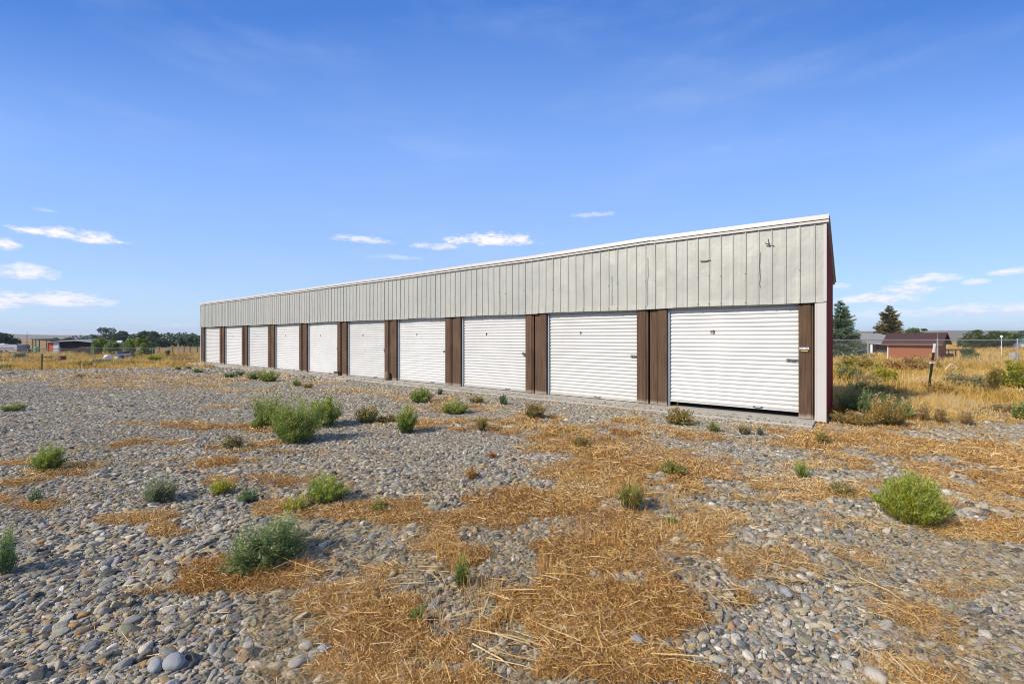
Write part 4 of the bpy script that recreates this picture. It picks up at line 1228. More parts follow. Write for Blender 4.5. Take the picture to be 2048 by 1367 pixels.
X, Z, zb = [float(q) for q in at(1855, 797)]
st = empty('leaning_stake', (X, Z, zb), 0, 'dark leaning steel stake with white top and orange band, right of the building', 'stake')
ln = Vector((.175, -.02, 1.42)); fT = lambda f: tuple(ln * f)
def tpost(mb, a, b, w=.018):
    a = Vector(a); b = Vector(b)
    for (u0, u1, v0, v1) in ((-w, w, -.004, .004), (-.004, .004, .004, w * 1.7)):
        mb.hexa([(a.x + u0, a.y + v0, a.z), (a.x + u1, a.y + v0, a.z), (a.x + u1, a.y + v1, a.z), (a.x + u0, a.y + v1, a.z), (b.x + u0, b.y + v0, b.z), (b.x + u1, b.y + v0, b.z), (b.x + u1, b.y + v1, b.z), (b.x + u0, b.y + v1, b.z)])
m_ = MB(); tpost(m_, (0, 0, -.05), fT(.835), .024); m_.build('shaft', M['post_green'], st)
m_ = MB(); tpost(m_, fT(.838), fT(1.0), .024); m_.build('white_top', M['post_white'], st)
for (f, mk, nm) in ((.655, 'post_white', 'white_band'), (.685, 'orange_tape', 'orange_band')):
    m_ = MB(); c_ = ln * f; m_.box(c_.x - .045, c_.x + .045, c_.y - .03, c_.y + .05, c_.z - .014, c_.z + .014); m_.build(nm, M[mk], st)
X, Z, zb = [float(q) for q in at(83, 741)]
st = empty('short_stake', (X, Z, zb), 0, 'short thin dark steel stake at the left gravel edge', 'stake')
m_ = MB(); tpost(m_, (0, 0, -.05), (.02, 0, .80), .024); m_.build('shaft', M['post_green'], st)


# ------------------------------------------------------------------ fences
def chain_fence(name, label, posts, H, mesh_cell=.085, arms=(), rail=.022, wire=.0028, cat='fence'):
    p0 = Vector(posts[0]); root = empty(name, p0, 0, label, cat)
    P = [Vector(p) - p0 for p in posts]
    for i, p in enumerate(P):
        m_ = MB(); m_.tube([(p.x, p.y, p.z - .1), (p.x, p.y, p.z + H + .03)], .032, 8)
        m_.lathe([(.036, 0), (.034, .03), (.01, .045)], (p.x, p.y, p.z + H + .03), 8)
        po = m_.build('post', M['steel'], root)
        if i in arms:
            a = MB(); a.tube([(p.x, p.y, p.z + H + .03), (p.x - .11, p.y - .12, p.z + H + .33)], .018, 6); a.build('barbed_wire_arm', M['steel'], po)
    for a, b in zip(P[:-1], P[1:]):
        m_ = MB(); m_.tube([(a.x, a.y, a.z + H), (b.x, b.y, b.z + H)], rail, 6); m_.build('top_rail', M['steel'], root)
        L = (b - a).length; d = (b - a) / L; nrm = Vector((-d.y, d.x, 0)).normalized()
        V = []; Q = []
        n = int((L + H) / mesh_cell)
        for s_ in (0, 1):
            for i in range(n):
                t0 = i * mesh_cell - (H if s_ == 0 else 0)
                ta, tb = (t0, t0 + H)
                u0, u1 = max(ta, 0), min(tb, L)
                if u1 <= u0: continue
                v0 = (u0 - ta); v1 = (u1 - ta)
                if s_: v0, v1 = H - v0, H - v1
                A = a + d * u0 + Vector((0, 0, v0)); B = a + d * u1 + Vector((0, 0, v1))
                w1 = Vector((0, 0, wire)); w2 = nrm * wire
                k = len(V)
                for pt in (A, B): V += [pt + w1, pt + w2, pt - w1, pt - w2]
                Q += [[k + j, k + (j + 1) % 4, k + 4 + (j + 1) % 4, k + 4 + j] for j in range(4)]
        if Q: fast_mesh('wire_mesh', np.array([tuple(v) for v in V]), [np.array(Q)], M['wire'], root)
    return root


M['wire'] = plain('weathered_wire', (.24, .24, .23), .5, .3, .1)
fp = []
for px, Z in ((1590, 24.6), (1736, 24.3), (1875, 23.8), (2035, 23.2), (2210, 22.4)):
    fp.append(gpos(px, Z))
fp = [(x, y, -.06) for x, y, z in fp]
chain_fence('chain_link_fence', 'chain link fence with top rail crossing the field to the right of the building', fp, 1.50, arms=(2,))
fp = [gpos(px, Z) for px, Z in ((-60, 44), (55, 47), (120, 49), (187, 51), (247, 53), (305, 55), (357, 57), (420, 59))]
chain_fence('chain_link_fence', 'low chain link fence with angled arms in front of the open shed on the left', fp, 1.22, .22, arms=(2, 3, 4, 5), rail=.03, wire=.006)
# wooden posts of the field fence beyond
for i, px in enumerate((308, 318, 345, 368, 380, 395)):
    X, Z, zb = gpos(px, 75)
    m_ = MB(); m_.tube([(0, 0, -.1), (.02, 0, 1.05)], .07, 7, .06); o = m_.build('fence_post', M['bark'], None); o.location = (X, Z, zb)
    tag(o, 'weathered wooden post of the fence line before the ploughed field', 'fence post', 'wooden posts before the ploughed field')


# ------------------------------------------------------------------ trees
def broadleaf(name, label, px, Z, wp, hp, kind, seed, trunk=.25, lumps=9, group=None, shape='round', cat='tree', ybase=None):
    rs = np.random.default_rng(seed)
    X, Z, zb = gpos(px, Z); Wd = wp * Z / F; H = (HY + (CH - zb) * F / Z - hp if hp > 500 else hp) * Z / F
    root = empty(name, (X, Z, zb), 0, label, cat, group)
    T = MB(); th = H * (trunk + .25)
    rb = max(.05, H * .035)
    T.tube([(0, 0, -.1), (rs.normal(0, .03) * H, 0, th * .5), (rs.normal(0, .05) * H, 0, th)], rb, 7, rb * .5)
    C = []
    for k in range(lumps):
        a = rs.uniform(0, 2 * pi); u = sqrt(rs.random())
        hz = rs.uniform(max(.10, trunk - .02), .90)
        wid = {'round': sqrt(max(0, 1 - ((hz - .5) / .52) ** 2)), 'cone': (1 - hz) * 1.3, 'column': .8, 'wide': sqrt(max(0, 1 - ((hz - .55) / .5) ** 2)) }[shape]
        C.append((cos(a) * u * Wd * .34 * wid, sin(a) * u * Wd * .30 * wid, hz * H, rs.uniform(.20, .31) * min(Wd, H * 1.1)))
        T.tube([(0, 0, th * rs.uniform(.5, .95)), (C[-1][0] * .5, C[-1][1] * .5, (th * .7 + C[-1][2]) / 2), C[-1][:3]], rb * .45, 5, rb * .12)
    T.build('trunk', M['bark'], root)
    C.append((0, 0, H * .88, Wd * .13))
    lp = 2 * Z / F; lf = max(.10, 1.25 * lp)
    xs, ys, zs, tt = [], [], [], []
    for (cx, cy, cz, r_) in C:
        n = int(np.clip(18 * r_ * r_ / (lf * lf), 40, 900))
        d = rs.normal(0, 1, (n, 3)); d /= np.linalg.norm(d, axis=1)[:, None]
        rr = r_ * rs.uniform(.3, 1, n) ** .5 * (.75 + .5 * vnoise(d[:, 0] * 2 + cx, d[:, 2] * 2 + cz, seed))
        xs.append(cx + d[:, 0] * rr); ys.append(cy + d[:, 1] * rr); zs.append(cz + d[:, 2] * rr * .8)
        tt.append(np.clip(rs.normal(.5, .17, n) + rs.normal(0, .12), 0, 1))
    x, y, z, t = [np.concatenate(q) for q in (xs, ys, zs, tt)]
    k = z > H * trunk * .55; x, y, z, t = x[k], y[k], z[k], t[k]; n = len(x)
    blades('crown', x, y, z, lf * rs.uniform(.8, 1.7, n), lf * rs.uniform(.5, .9, n), rs.uniform(0, 6.28, n), rs.normal(.1, .6, n), .3, t, M[kind], root)
    return root


def conifer(name, label, px, Z, wp, hp, kind, seed, gaps=.0, droop=.15, bare=.02):
    rs = np.random.default_rng(seed)
    X, Z, zb = gpos(px, Z); Wd = wp * Z / F; H = hp * Z / F
    root = empty(name, (X, Z, zb), 0, label, 'tree')
    T = MB(); T.tube([(0, 0, -.1), (0, 0, H * .5), (.02, 0, H * .99)], H * .022, 7, .012)
    lp = 2 * Z / F; lf = max(.10, 1.5 * lp)
    xs, ys, zs, aa, tt = [], [], [], [], []
    h = bare
    while h < .985:
        f = (1 - h); R = Wd / 2 * (f ** .85) * rs.uniform(.75, 1.12)
        nb = int(14 - 6 * h) if h < .8 else 6
        for b in range(nb):
            if rs.random() < gaps: continue
            a = rs.uniform(0, 2 * pi); L = R * rs.uniform(.65, 1.15) + .05
            tilt = (-droop + .75 * h)
            ex, ey, ez = cos(a) * L, sin(a) * L, tilt * L * .6
            hz = h * H + rs.normal(0, .01) * H
            T.tube([(0, 0, hz), (ex * .55, ey * .55, hz + ez * .35 - .04 * L), (ex, ey, hz + ez + .05 * L)], H * .004, 4, .006, cap=False)
            n = int(np.clip(L * 16 / lf * .8, 10, 300)); s_ = rs.uniform(.12, 1.05, n)
            side = rs.normal(0, .16 * L + .05, n) * (1.15 - s_ * .7)
            xs.append(ex * s_ - sin(a) * side); ys.append(ey * s_ + cos(a) * side)
            zs.append(hz + ez * s_ ** 1.5 - .05 * L * np.sin(s_ * pi) + rs.normal(0, .02 * L + .03, n) - np.abs(side) * .25)
            aa.append(a + np.sign(side) * rs.uniform(.2, 1.0, n)); tt.append(np.clip(.3 + .35 * s_ + rs.normal(0, .15, n), 0, 1))
        h += .036 * (1.15 - .5 * h)
    T.build('trunk', M['bark'], root)
    x, y, z, a, t = [np.concatenate(q) for q in (xs, ys, zs, aa, tt)]; n = len(x)
    blades('crown', x, y, z, lf * rs.uniform(.9, 1.8, n), lf * rs.uniform(.22, .42, n), a, rs.normal(.05, .35, n), .2, t, M[kind], root)
    return root


conifer('spruce_tree', 'blue green spruce rising just behind the red end wall', 1681, 58, 94, 115, 'spruce', 5, .22, .16)
conifer('pine_tree', 'brownish open conifer behind the brick shed', 1779, 84, 78, 94, 'pine', 9, .20, .05, .08)
broadleaf('broadleaf_tree', 'small round tree peeking over the left half of the brick shed roof ridge', 1832, 125, 34, 655, 'treeleaf', 3, lumps=7)
broadleaf('broadleaf_tree', 'narrow little tree top right of the small round one over the shed roof', 1852, 125, 14, 655, 'treeleaf', 4, lumps=6, shape='column')
for i, (px, w, h, lb) in enumerate([(1955, 62, 660, 'largest and leftmost tree of the green grove beyond the right fence'), (1985, 48, 663, 'second tree from the left in the green grove'), (2008, 42, 665, 'third tree in the green grove, behind the white pole'), (2024, 30, 671, 'rightmost low tree of the green grove'), (1932, 30, 676, 'low tree at the left foot of the green grove')]):
    broadleaf('broadleaf_tree', lb, px, 105 + i * 2, w, h, 'treeleaf', 20 + i, .12, 13, 'trees of the green grove')
broadleaf('broadleaf_tree', 'distant tree above the green roof at the right edge', 2046, 150, 26, 30, 'darktree', 31)
# left background
for (px, Z, w, h, kd, sd_, sh, lb) in [
    (2, 95, 34, 665, 'darktree', 41, 'round', 'tall dark tree at the left edge behind the camper'), (20, 98, 30, 673, 'darktree', 42, 'round', 'lower dark tree right of the tall one behind the camper'),
    (222, 120, 56, 657, 'darktree', 43, 'wide', 'tallest dark spreading tree behind the green orchard trees'), (188, 125, 30, 669, 'darktree', 44, 'round', 'dark tree just right of the open shed'), (250, 125, 38, 664, 'darktree', 45, 'round', 'dark tree between the spreading tree and the big grove'),
    (288, 118, 48, 663, 'darktree', 46, 'round', 'left tree of the big dark grove'), (312, 118, 46, 666, 'darktree', 47, 'round', 'right tree of the big dark grove'), (330, 122, 26, 681, 'darktree', 48, 'round', 'low tree at the right foot of the big dark grove'),
    (348, 126, 10, 672, 'darktree', 49, 'column', 'lone slim poplar standing apart'), (340, 135, 22, 681, 'darktree', 50, 'round', 'small round tree left of the lone slim poplar'), (361, 128, 15, 673, 'darktree', 51, 'column', 'poplar right of the lone slim one'),
    (372, 128, 15, 678, 'darktree', 52, 'column', 'lower poplar in the right-hand poplar row'), (383, 126, 17, 671, 'darktree', 53, 'column', 'tall poplar near the building end'), (396, 126, 22, 671, 'darktree', 54, 'column', 'poplar touching the left end of the building in the picture'),
    (408, 126, 22, 672, 'darktree', 55, 'column', 'poplar mostly hidden behind the left end of the building'),
    (203, 62, 32, 676, 'orchard', 56, 'round', 'leftmost bright green orchard tree'), (222, 60, 34, 680, 'orchard', 57, 'round', 'bright green orchard tree second from the left'), (258, 58, 30, 677, 'orchard', 58, 'round', 'bright green orchard tree with a visible trunk in the middle'),
    (285, 56, 30, 678, 'orchard', 59, 'round', 'light green orchard tree behind the half hidden car'), (298, 58, 22, 686, 'orchard', 60, 'round', 'olive orchard tree at the right end of the orchard'), (239, 66, 18, 687, 'orchard', 61, 'round', 'small orchard tree between two bigger ones'),
    (337, 58, 12, 700, 'treeleaf', 62, 'round', 'small dark round bush tree in front of the ploughed field'),
    (112, 140, 18, 677, 'darktree', 63, 'round', 'tree tuft behind the left part of the shed roof'), (140, 140, 24, 676, 'darktree', 64, 'round', 'tree tops behind the right part of the shed roof')]:
    broadleaf('poplar_tree' if sh == 'column' else ('orchard_tree' if kd == 'orchard' else 'broadleaf_tree'), lb, px, Z, w, h, kd, sd_, .12 if kd != 'orchard' else .2, 10 if w > 16 else 6, None, sh)
# far hedgerow masses
x = RNG.uniform(-190, -95, 5000); 
m_ = 5000
yy = 200 + RNG.normal(0, 6, m_); zt = fbm(x * .08, x * 0, 301, 3) * 6.5
o = blades('distant_hedgerow', x, yy, -.9 + RNG.random(m_) * zt, 1.0, .7, RNG.uniform(0, 6.28, m_), RNG.normal(.3, .5, m_), .2, RNG.random(m_), M['darktree'])
tag(o, 'dark line of far hedges and trees along the left horizon', 'hedgerow', kind='stuff')

# hills
hv = []; hq = []
nh = 260
for j, (d, zf) in enumerate(((1500, 0), (1900, 1.0), (2600, .3))):
    for i in range(nh):
        a = -1.25 + 2.5 * i / (nh - 1)
        h = 8 + 26 * fbm(np.array([a * 3.2 + 4]), np.array([1.7]), 401, 4)[0]
        hv.append((sin(a) * d, cos(a) * d, -1.2 + (h if j == 1 else zf * h)))
i0 = np.arange(3 * nh).reshape(3, nh)
hq = np.stack([i0[:-1, :-1], i0[:-1, 1:], i0[1:, 1:], i0[1:, :-1]], -1).reshape(-1, 4)
M['hill'] = plain('dry_hills', (.26, .21, .13), .95, 0, .3, .012, 0)
tag(fast_mesh('hills', np.array(hv), [hq], M['hill'], smooth=True), kind='structure')

# ------------------------------------------------------------------ buildings and yard things in the distance
M['brick'] = plain('brick_wall', (.46, .15, .075), .9, 0, .12, 3, .2)
def fn_brick(t):
    v = t.add('ShaderNodeTexCoord').outputs['Object']
    m2 = t.mapping(v, (1, 1, 1), rot=(pi / 2, 0, 0))
    b = t.add('ShaderNodeTexBrick', {'Vector': m2, 'Color1': (.36, .10, .035), 'Color2': (.28, .075, .028), 'Mortar': (.26, .15, .09), 'Scale': 1.0, 'Mortar Size': .012, 'Brick Width': .24, 'Row Height': .08})
    return principled(t, b.outputs[0], .9)
M['brick'] = material('red_brick', fn_brick)
M['brown_roof'] = plain('brown_metal_roof', (.085, .045, .04), .5, .1, .1, 2, .05)
M['grey_roof'] = plain('grey_shingle_roof', (.26, .255, .25), .8, 0, .15, 2, .2)
M['grey_wall'] = plain('grey_siding', (.13, .13, .14), .8, 0, .1, 2)
M['white'] = plain('white_paint_wall', (.75, .75, .76), .6, 0, .06, 2)
M['glass'] = plain('dark_window', (.03, .04, .05), .15, 0, .1)
M['glass2'] = plain('rear_glass', (.05, .06, .07), .3, 0, .1)
M['dark_board_and_shade'] = plain('dark_weathered_board_and_shade', (.035, .03, .03), .9, 0, .3, 4)
M['orange_panel'] = plain('orange_red_panel', (.60, .12, .055), .6, 0, .1, 3)
M['pale_panel'] = plain('pale_grey_panel', (.55, .60, .68), .5, 0, .12, 3)
M['camper'] = plain('camper_aluminium', (.50, .50, .52), .35, .3, .08, 3)
M['camper_dark'] = plain('camper_stripe', (.20, .20, .22), .5, 0, .1)
M['green_paint'] = plain('bright_green_paint', (.12, .46, .20), .5, 0, .1)
M['tyre'] = plain('tyre', (.02, .02, .02), .8)
M['car_paint'] = plain('silver_blue_car_paint', (.30, .32, .35), .4, .1, .03)
M['tarp'] = plain('white_tarp', (.72, .72, .75), .6, 0, .1, 4)
M['tarp_tan'] = plain('tan_tarp', (.55, .42, .28), .7, 0, .1, 4)
M['rust_metal'] = plain('rusty_metal', (.17, .085, .07), .8, .1, .3, 4)
M['deck_red'] = plain('red_brown_board', (.20, .08, .055), .8, 0, .3, 4)
M['conc_block'] = plain('pale_grey_block', (.33, .33, .34), .9, 0, .2, 5)
M['green_roof'] = plain('green_metal_roof', (.10, .30, .19), .4, .1, .05)
M['wood_far'] = plain('old_grey_wood', (.16, .12, .10), .9, 0, .3, 5)


def gable(mb, x0, x1, y0, y1, ze, zr, t=.08, over=.35):
    """gable roof with the ridge along x"""
    ym = (y0 + y1) / 2; sl = (zr - ze) / (ym - y0); zo = ze - sl * over
    for (ya, yb, za, zb) in ((y0 - over, ym, zo, zr), (ym, y1 + over, zr, zo)):
        mb.hexa([(x0 - over, ya, za), (x1 + over, ya, za), (x1 + over, yb, zb), (x0 - over, yb, zb), (x0 - over, ya, za + t), (x1 + over, ya, za + t), (x1 + over, yb, zb + t), (x0 - over, yb, zb + t)])


# brick shed
X, Z, zb = gpos(1824, 50)
b = empty('brick_shed', (X, Z, zb), radians(-55), 'small red brick shed with brown metal gable roof behind the right fence', 'shed')
w_ = MB(); w_.box(-2.2, 2.2, 0, 3.2, -.3, 2.12); w_.quad((2.201, 0, 2.12), (2.201, 3.2, 2.12), (2.201, 1.6, 3.0)); w_.quad((-2.201, 3.2, 2.12), (-2.201, 0, 2.12), (-2.201, 1.6, 3.0)); w_.build('wall', M['brick'], b)
w_ = MB(); gable(w_, -2.2, 2.2, 0, 3.2, 2.14, 3.12, .07, .42); ro = w_.build('roof', M['brown_roof'], b)
w_ = MB()
for i in range(17): xx = -2.58 + i * .32; w_.hexa([(xx, -.42, 1.93), (xx + .03, -.42, 1.93), (xx + .03, 1.58, 3.15), (xx, 1.58, 3.15), (xx, -.42, 1.98), (xx + .03, -.42, 1.98), (xx + .03, 1.58, 3.21), (xx, 1.58, 3.21)])
tag(w_.build('standing_seams', M['brown_roof'], ro), kind='stuff')
w_ = MB(); w_.box(-2.62, 2.62, -.46, -.425, 1.78, 1.95); w_.build('eave_board', M['deck_red'], b)
w_ = MB(); w_.box(-2.19, -2.10, -.05, -.004, -.1, 2.0); w_.build('downpipe', M['white'], b)
# grey house
X, Z, zb = gpos(1738, 76)
b = empty('grey_house', (X, Z, zb), radians(-38), 'low grey house with grey hip roof between the spruce and the brick shed', 'house')
w_ = MB(); w_.box(-4.6, 4.6, 0, 7, -.2, 2.3); w_.build('wall', M['grey_wall'], b)
w_ = MB(); w_.hexa([(-5, -.5, 2.2), (5.2, -.5, 2.2), (5.2, 7.5, 2.2), (-5, 7.5, 2.2), (-2.0, 3.2, 3.55), (1.4, 3.2, 3.45), (1.4, 3.9, 3.45), (-2.0, 3.9, 3.55)]); w_.build('roof', M['grey_roof'], b)
w_ = MB(); w_.hexa([(-3.2, -2.2, 1.95), (2.6, -2.2, 1.45), (3.2, .2, 2.1), (-3.2, .2, 2.4), (-2.6, -1.9, 2.1), (1.6, -1.9, 1.75), (1.8, .2, 2.35), (-2.2, .2, 2.75)]); w_.build('porch_roof', M['grey_roof'], b)
w_ = MB(); w_.box(-3.0, .5, -.06, -.002, 0, 2.0); w_.build('pale_door', M['pale_panel'], b)
w_ = MB(); w_.box(.15, .42, -2.0, -1.8, 0, 1.62); w_.build('porch_post', M['white'], b)
w_ = MB(); w_.box(-5.0, -3.0, -.56, -.5, 2.1, 2.26); w_.build('fascia_board', M['white'], b)
w_ = MB(); w_.box(.9, 2.4, -.06, -.002, .6, 1.7); wi = w_.build('window', M['glass'], b)
w_ = MB(); w_.box(.85, 2.45, -.10, -.062, .52, .59); w_.build('sill', M['white'], wi)
# green roofed building at the right edge
X, Z, zb = gpos(2050, 110)
b = empty('green_roofed_barn', (X, Z, zb), 0, 'low distant building with green metal roof at the right edge', 'barn')
w_ = MB(); w_.box(-2.9, 4, 0, 5, -.2, 1.7); w_.build('wall', M['white'], b)
w_ = MB(); gable(w_, -2.9, 4, 0, 5, 1.7, 2.6, .1, .3); w_.build('roof', M['green_roof'], b)
# white pole with a lamp head
X, Z, zb = gpos(2003, 60)
b = empty('yard_light', (X, Z, zb), 0, 'slim white pole with a round white head in front of the green grove', 'lamp post')
w_ = MB(); w_.tube([(0, 0, -.2), (0, 0, 2.65)], .035, 6); w_.build('pole', M['white'], b)
w_ = MB(); w_.lathe([(.04, 2.65), (.14, 2.72), (.14, 2.9), (.05, 2.98)], n=8); w_.build('lamp_head', M['white'], b)
# pale block, hoop, low board pen
X, Z, zb = gpos(2028, 26.5)
m_ = MB(); m_.box(-.20, .20, -.15, .15, -.1, .66); m_.hexa([(-.20, -.15, .66), (.20, -.15, .66), (.20, .15, .66), (-.20, .15, .66), (-.13, -.10, .74), (.15, -.10, .72), (.15, .10, .72), (-.13, .10, .74)])
o = m_.build('concrete_block', M['conc_block'], None, bevel=.02); o.location = (X, Z, zb); o.rotation_euler = (0, 0, .3); tag(o, 'upright pale grey block standing in the grass by the rightmost fence post', 'block')
X, Z, zb = gpos(1904, 21.5)
m_ = MB(); m_.tube([(-.28 + .56 * i / 10, 0, .12 + .24 * sin(pi * i / 10) - .06 * i / 10) for i in range(11)], .017, 6)
m_.tube([(-.28, 0, -.05), (-.28, 0, .12)], .017, 6)
o = m_.build('pipe_hoop', M['white'], None); o.location = (X, Z, zb); tag(o, 'bent white pipe hoop sticking out of the golden grass near the fence', 'pipe hoop')
X, Z, zb = gpos(1911, 52)
b = empty('board_pen', (X, Z, zb), 0, 'low open red brown board structure beside the right end of the brick shed', 'pen')
w_ = MB(); w_.box(-1.0, .95, 0, .06, 1.15, 1.32); w_.build('top_board', M['deck_red'], b)
w_ = MB(); w_.box(-1.0, .95, 1.2, 1.26, 1.05, 1.22); w_.build('rear_board', M['deck_red'], b)
for xx in (-.9, -.05, .85):
    w_ = MB(); w_.box(xx, xx + .1, -.06, -.002, -.2, 1.3); w_.build('board_post', M['dark_board_and_shade'], b)
w_ = MB(); w_.box(-.9, .1, .3, .9, -.1, .75); w_.build('dark_box', M['dark_board_and_shade'], b)
broadleaf('broadleaf_tree', 'round dark green bush right of the low board pen', 1938, 47, 34, 26, 'treeleaf', 71, .02, 9)

# open shed on the left
X, Z, zb = gpos(127, 72)
b = empty('open_shed', (X, Z, zb), radians(4), 'long low open fronted shed with dark interior, orange panel and pale panel', 'shed')
w_ = MB(); w_.box(-4.7, 4.3, 3.0, 3.1, -.2, 2.0); w_.build('back_wall', M['dark_board_and_shade'], b)
w_ = MB(); w_.box(4.2, 4.3, 0, 3.0, -.2, 1.75); w_.build('side_wall', M['dark_board_and_shade'], b)
w_ = MB()
for (a0, a1, z0, z1) in ((-2.6, 2.2, 1.75, 1.98), (2.2, 4.75, 1.98, 1.72)):
    w_.hexa([(a0, -.4, z0), (a1, -.4, z1), (a1, 3.3, z1 + .25), (a0, 3.3, z0 + .25), (a0, -.4, z0 + .07), (a1, -.4, z1 + .07), (a1, 3.3, z1 + .32), (a0, 3.3, z0 + .32)])
w_.build('roof', M['steel'], b)
w_ = MB(); w_.box(-2.35, -1.55, -.05, .0, .05, 1.72); w_.build('orange_panel', M['orange_panel'], b)
w_ = MB(); w_.box(-1.50, -.62, -.05, .0, -.1, 1.74); w_.build('pale_panel', M['pale_panel'], b)
w_ = MB(); w_.box(-.6, 4.2, .5, .56, -.1, 1.75); w_.build('interior_shade_sheet', M['dark_board_and_shade'], b)  # dark sheet standing in for the shade inside the open shed
w_ = MB()
w_.hexa([(-4.75, -.3, 2.22), (-2.4, -.3, 1.98), (-2.4, 3.3, 2.1), (-4.75, 3.3, 2.3), (-4.75, -.3, 2.30), (-2.4, -.3, 2.06), (-2.4, 3.3, 2.18), (-4.75, 3.3, 2.38)]); w_.build('lean_to_roof', M['dark_board_and_shade'], b)
for xx in (-4.6, -4.15, -3.6, -2.5):
    w_ = MB(); w_.box(xx, xx + .11, -.2, -.09, -.2, 2.2 - (xx + 4.7) * .1); w_.build('shed_post', M['wood_far'], b)
X, Z, zb = gpos(72, 68)
b = empty('green_tank', (X, Z, zb), 0, 'bright green upright tank in front of the left post of the open shed', 'tank')
w_ = MB(); w_.lathe([(.25, 0), (.27, .06), (.27, .95), (.18, 1.08), (.06, 1.12)], n=12); w_.build('tank_body', M['green_paint'], b)
w_ = MB(); w_.lathe([(.07, 1.11), (.07, 1.2)], n=8); w_.build('tank_cap', M['dark_steel'], b)
X, Z, zb = gpos(54, 70)
o = MB().tube([(0, 0, -.2), (0, 0, 2.6), (.02, 0, 3.45)], .045, 6, .02).build('utility_pole', M['dark_board_and_shade'], None); o.location = (X, Z, zb); tag(o, 'tall thin dark pole standing between the camper and the open shed', 'pole')
# dome covered machine in front of the shed
X, Z, zb = gpos(166, 66)
b = empty('covered_trailer', (X, Z, zb), 0, 'dark domed machine frame parked before the right half of the open shed', 'machine')
for r_, yy in ((1.25, 0), (1.22, 1.0)):
    w_ = MB(); w_.tube([(-r_ * cos(pi * i / 12), yy, .25 + .85 * sin(pi * i / 12)) for i in range(13)], .04, 6); w_.build('hoop', M['wood_far'], b)
w_ = MB()
for i in range(12):
    a0, a1 = pi * i / 12, pi * (i + 1) / 12
    w_.hexa([(-1.2 * cos(a0), 0, .2), (-1.2 * cos(a1), 0, .2), (-1.2 * cos(a1), 1, .2), (-1.2 * cos(a0), 1, .2), (-1.2 * cos(a0), 0, .22 + .8 * sin(a0)), (-1.2 * cos(a1), 0, .22 + .8 * sin(a1)), (-1.2 * cos(a1), 1, .22 + .8 * sin(a1)), (-1.2 * cos(a0), 1, .22 + .8 * sin(a0))])
w_.build('cover', M['dark_board_and_shade'], b)
for xx in (-.8, .8):
    w_ = MB(); w_.tube([(xx, -.1, .28), (xx, .05, .28)], .28, 12); w_.build('wheel', M['tyre'], b)
# farm implement between pole and shed
X, Z, zb = gpos(57, 64)
b = empty('farm_implement', (X, Z, zb), 0, 'dark low farm implement in the grass below the tall thin pole', 'farm machine')
w_ = MB(); w_.box(-.7, 1.2, 0, .1, .35, .45); w_.box(-.3, .1, 0, .3, .45, .75); w_.build('frame', M['dark_board_and_shade'], b)
for xx in (-.5, .3, 1.0):
    w_ = MB(); w_.tube([(xx, -.14, .25), (xx, -.02, .25)], .25, 12); w_.build('wheel', M['tyre'], b)
# camper
X, Z, zb = gpos(8, 70)
b = empty('camper_trailer', (X, Z, zb), radians(3), 'silver grey camper trailer at the left edge', 'camper')
w_ = MB(); pr_ = [(-2.1, .35), (1.75, .35), (1.95, .55), (1.95, 1.15), (1.8, 1.42), (-2.1, 1.45)]
for y_ in (0,):
    n = len(w_.v); w_.v += [(x_, 0, z_) for x_, z_ in pr_] + [(x_, 2.0, z_) for x_, z_ in pr_]
    w_.f += [tuple(range(n, n + 6)), tuple(reversed(range(n + 6, n + 12)))] + [(n + (i + 1) % 6, n + i, n + 6 + i, n + 6 + (i + 1) % 6) for i in range(6)]
w_.build('body', M['camper'], b)
w_ = MB(); w_.box(-1.3, 1.5, -.02, -.002, .78, .98); w_.build('window_band', M['camper_dark'], b)
w_ = MB(); w_.box(-1.0, -.4, .4, 1.0, 1.46, 1.58); w_.build('roof_vent', M['white'], b)
for xx in (-.4, .35):
    w_ = MB(); w_.tube([(xx, -.04, .26), (xx, .18, .26)], .26, 12); w_.build('wheel', M['tyre'], b)
# rusty barrel
X, Z, zb = gpos(125, 47)
b = MB().lathe([(.28, 0), (.30, .02), (.30, .14), (.31, .15), (.30, .17), (.30, .33), (.31, .35), (.30, .37), (.30, .52), (.27, .52), (.26, .45)], n=16).build('rusty_barrel', M['rust_metal'], None, smooth=False)
b.location = (X, Z, zb); tag(b, 'rusty brown drum standing in the grass in front of the open shed', 'barrel')
# heaps of white and dark stuff below the orchard
for (px, Z, sx, sy, sz, mk, lb, sd_) in [(216, 50, .42, .4, .42, 'tarp', 'crumpled white covered heap below the leftmost orchard trees', 81), (226, 50.5, .30, .3, .26, 'tarp_tan', 'tan bundle beside the crumpled white heap', 82), (233, 50, .30, .3, .22, 'tarp', 'small white bundle left of the dark covered heap', 83), (241, 50.5, .50, .4, .38, 'dark_steel', 'dark covered heap with pale streaks right of the white bundles', 84)]:
    X, Z, zb = gpos(px, Z)
    rock('covered_heap', lb, X, Z, zb - .05, sx * .8, sy * .8, sz * .8, M[mk], sd_, .3, 0, 'heap')
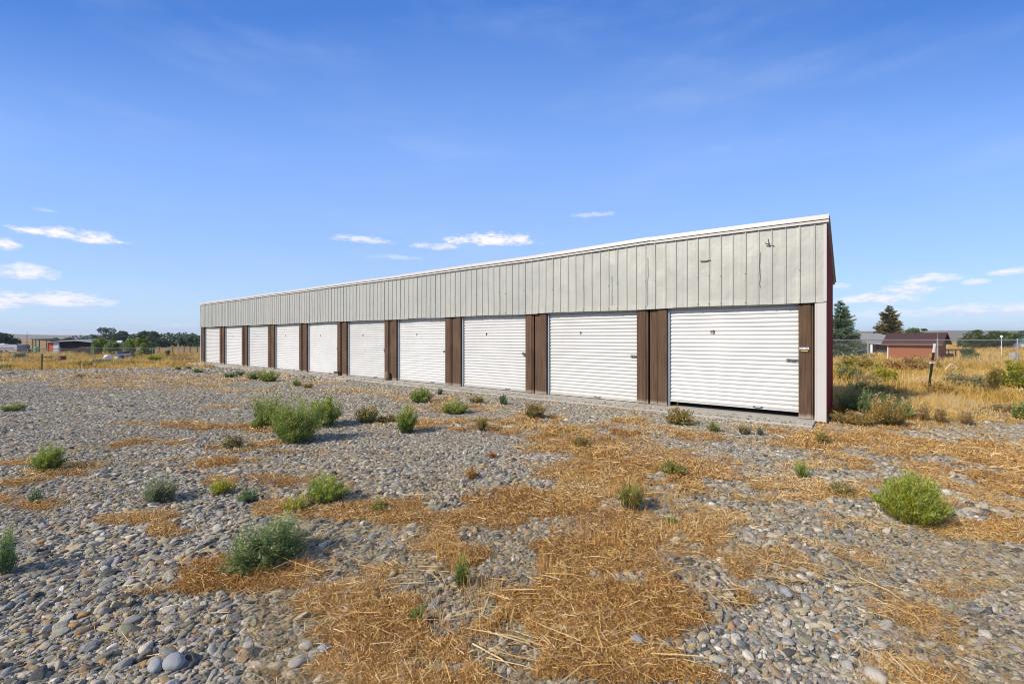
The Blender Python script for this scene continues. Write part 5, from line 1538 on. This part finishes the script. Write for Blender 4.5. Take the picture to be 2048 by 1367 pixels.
# half hidden car
X, Z, zb = gpos(265, 54)
c = empty('parked_car', (X, Z, zb - .30), radians(122), 'silver blue car half hidden in the tall grass in front of the orchard', 'car')
pr_ = [(-1.55, .35), (1.6, .35), (1.65, .62), (1.25, .78), (.75, .80), (.45, 1.08), (-.65, 1.10), (-1.0, .82), (-1.5, .76)]
w_ = MB(); n = 0; w_.v += [(x_, 0, z_) for x_, z_ in pr_] + [(x_, 1.4, z_) for x_, z_ in pr_]; k = len(pr_)
w_.f += [tuple(range(k)), tuple(reversed(range(k, 2 * k)))] + [((i + 1) % k, i, k + i, k + (i + 1) % k) for i in range(k)]
w_.build('body', M['car_paint'], c, bevel=.03)
w_ = MB(); w_.quad((-.85, -.012, .82), (.62, -.012, .82), (.40, -.012, 1.03), (-.62, -.012, 1.04)); q = w_.build('side_window', M['glass2'], c); z_ = q.modifiers.new('t', 'SOLIDIFY'); z_.thickness = .01
w_ = MB(); w_.hexa([(-.98, .12, .845), (-.68, .12, 1.085), (-.68, 1.28, 1.085), (-.98, 1.28, .845), (-1.0, .12, .865), (-.70, .12, 1.105), (-.70, 1.28, 1.105), (-1.0, 1.28, .865)]); w_.build('rear_window', M['glass2'], c)
w_ = MB(); w_.hexa([(.52, .1, .98), (.72, .1, .80), (.72, 1.3, .80), (.52, 1.3, .98), (.53, .1, .995), (.76, .1, .81), (.76, 1.3, .81), (.53, 1.3, .995)]); w_.build('windscreen', M['glass'], c)
for xx in (-1.0, 1.05):
    w_ = MB(); w_.tube([(xx, -.06, .3), (xx, .12, .3)], .3, 14); wh = w_.build('wheel', M['tyre'], c)
    w_ = MB(); w_.tube([(xx, -.075, .3), (xx, -.062, .3)], .17, 10); w_.build('rim', M['steel'], wh)
w_ = MB(); w_.box(-1.60, -1.555, .1, .4, .58, .68); w_.build('tail_light', M['red'], c)
# small white house roof behind the orchard
X, Z, zb = gpos(237, 100)
b = empty('white_house', (X, Z, zb), 0, 'small white building glimpsed between the orchard trees', 'house')
w_ = MB(); w_.box(-.5, .5, 0, .8, 0, 1.5); w_.build('wall', M['white'], b)
w_ = MB(); gable(w_, -.5, .5, 0, .8, 1.5, 1.9, .06, .1); w_.build('roof', M['pale_panel'], b)

# ------------------------------------------------------------------ air
hz = bpy.data.meshes.new('haze')
hb = MB().box(-2900, 2900, -60, 2900, -8, 60)
m = bpy.data.materials.new('haze_air'); m.use_nodes = True
t = NT(m.node_tree)
for n_ in list(t.n): t.n.remove(n_)
t.add('ShaderNodeOutputMaterial', {'Volume': t.add('ShaderNodeVolumePrincipled', {'Color': (.78, .88, 1.0), 'Density': .00017, 'Anisotropy': .3}).outputs[0]})
tag(hb.build('haze', m, None), kind='stuff')
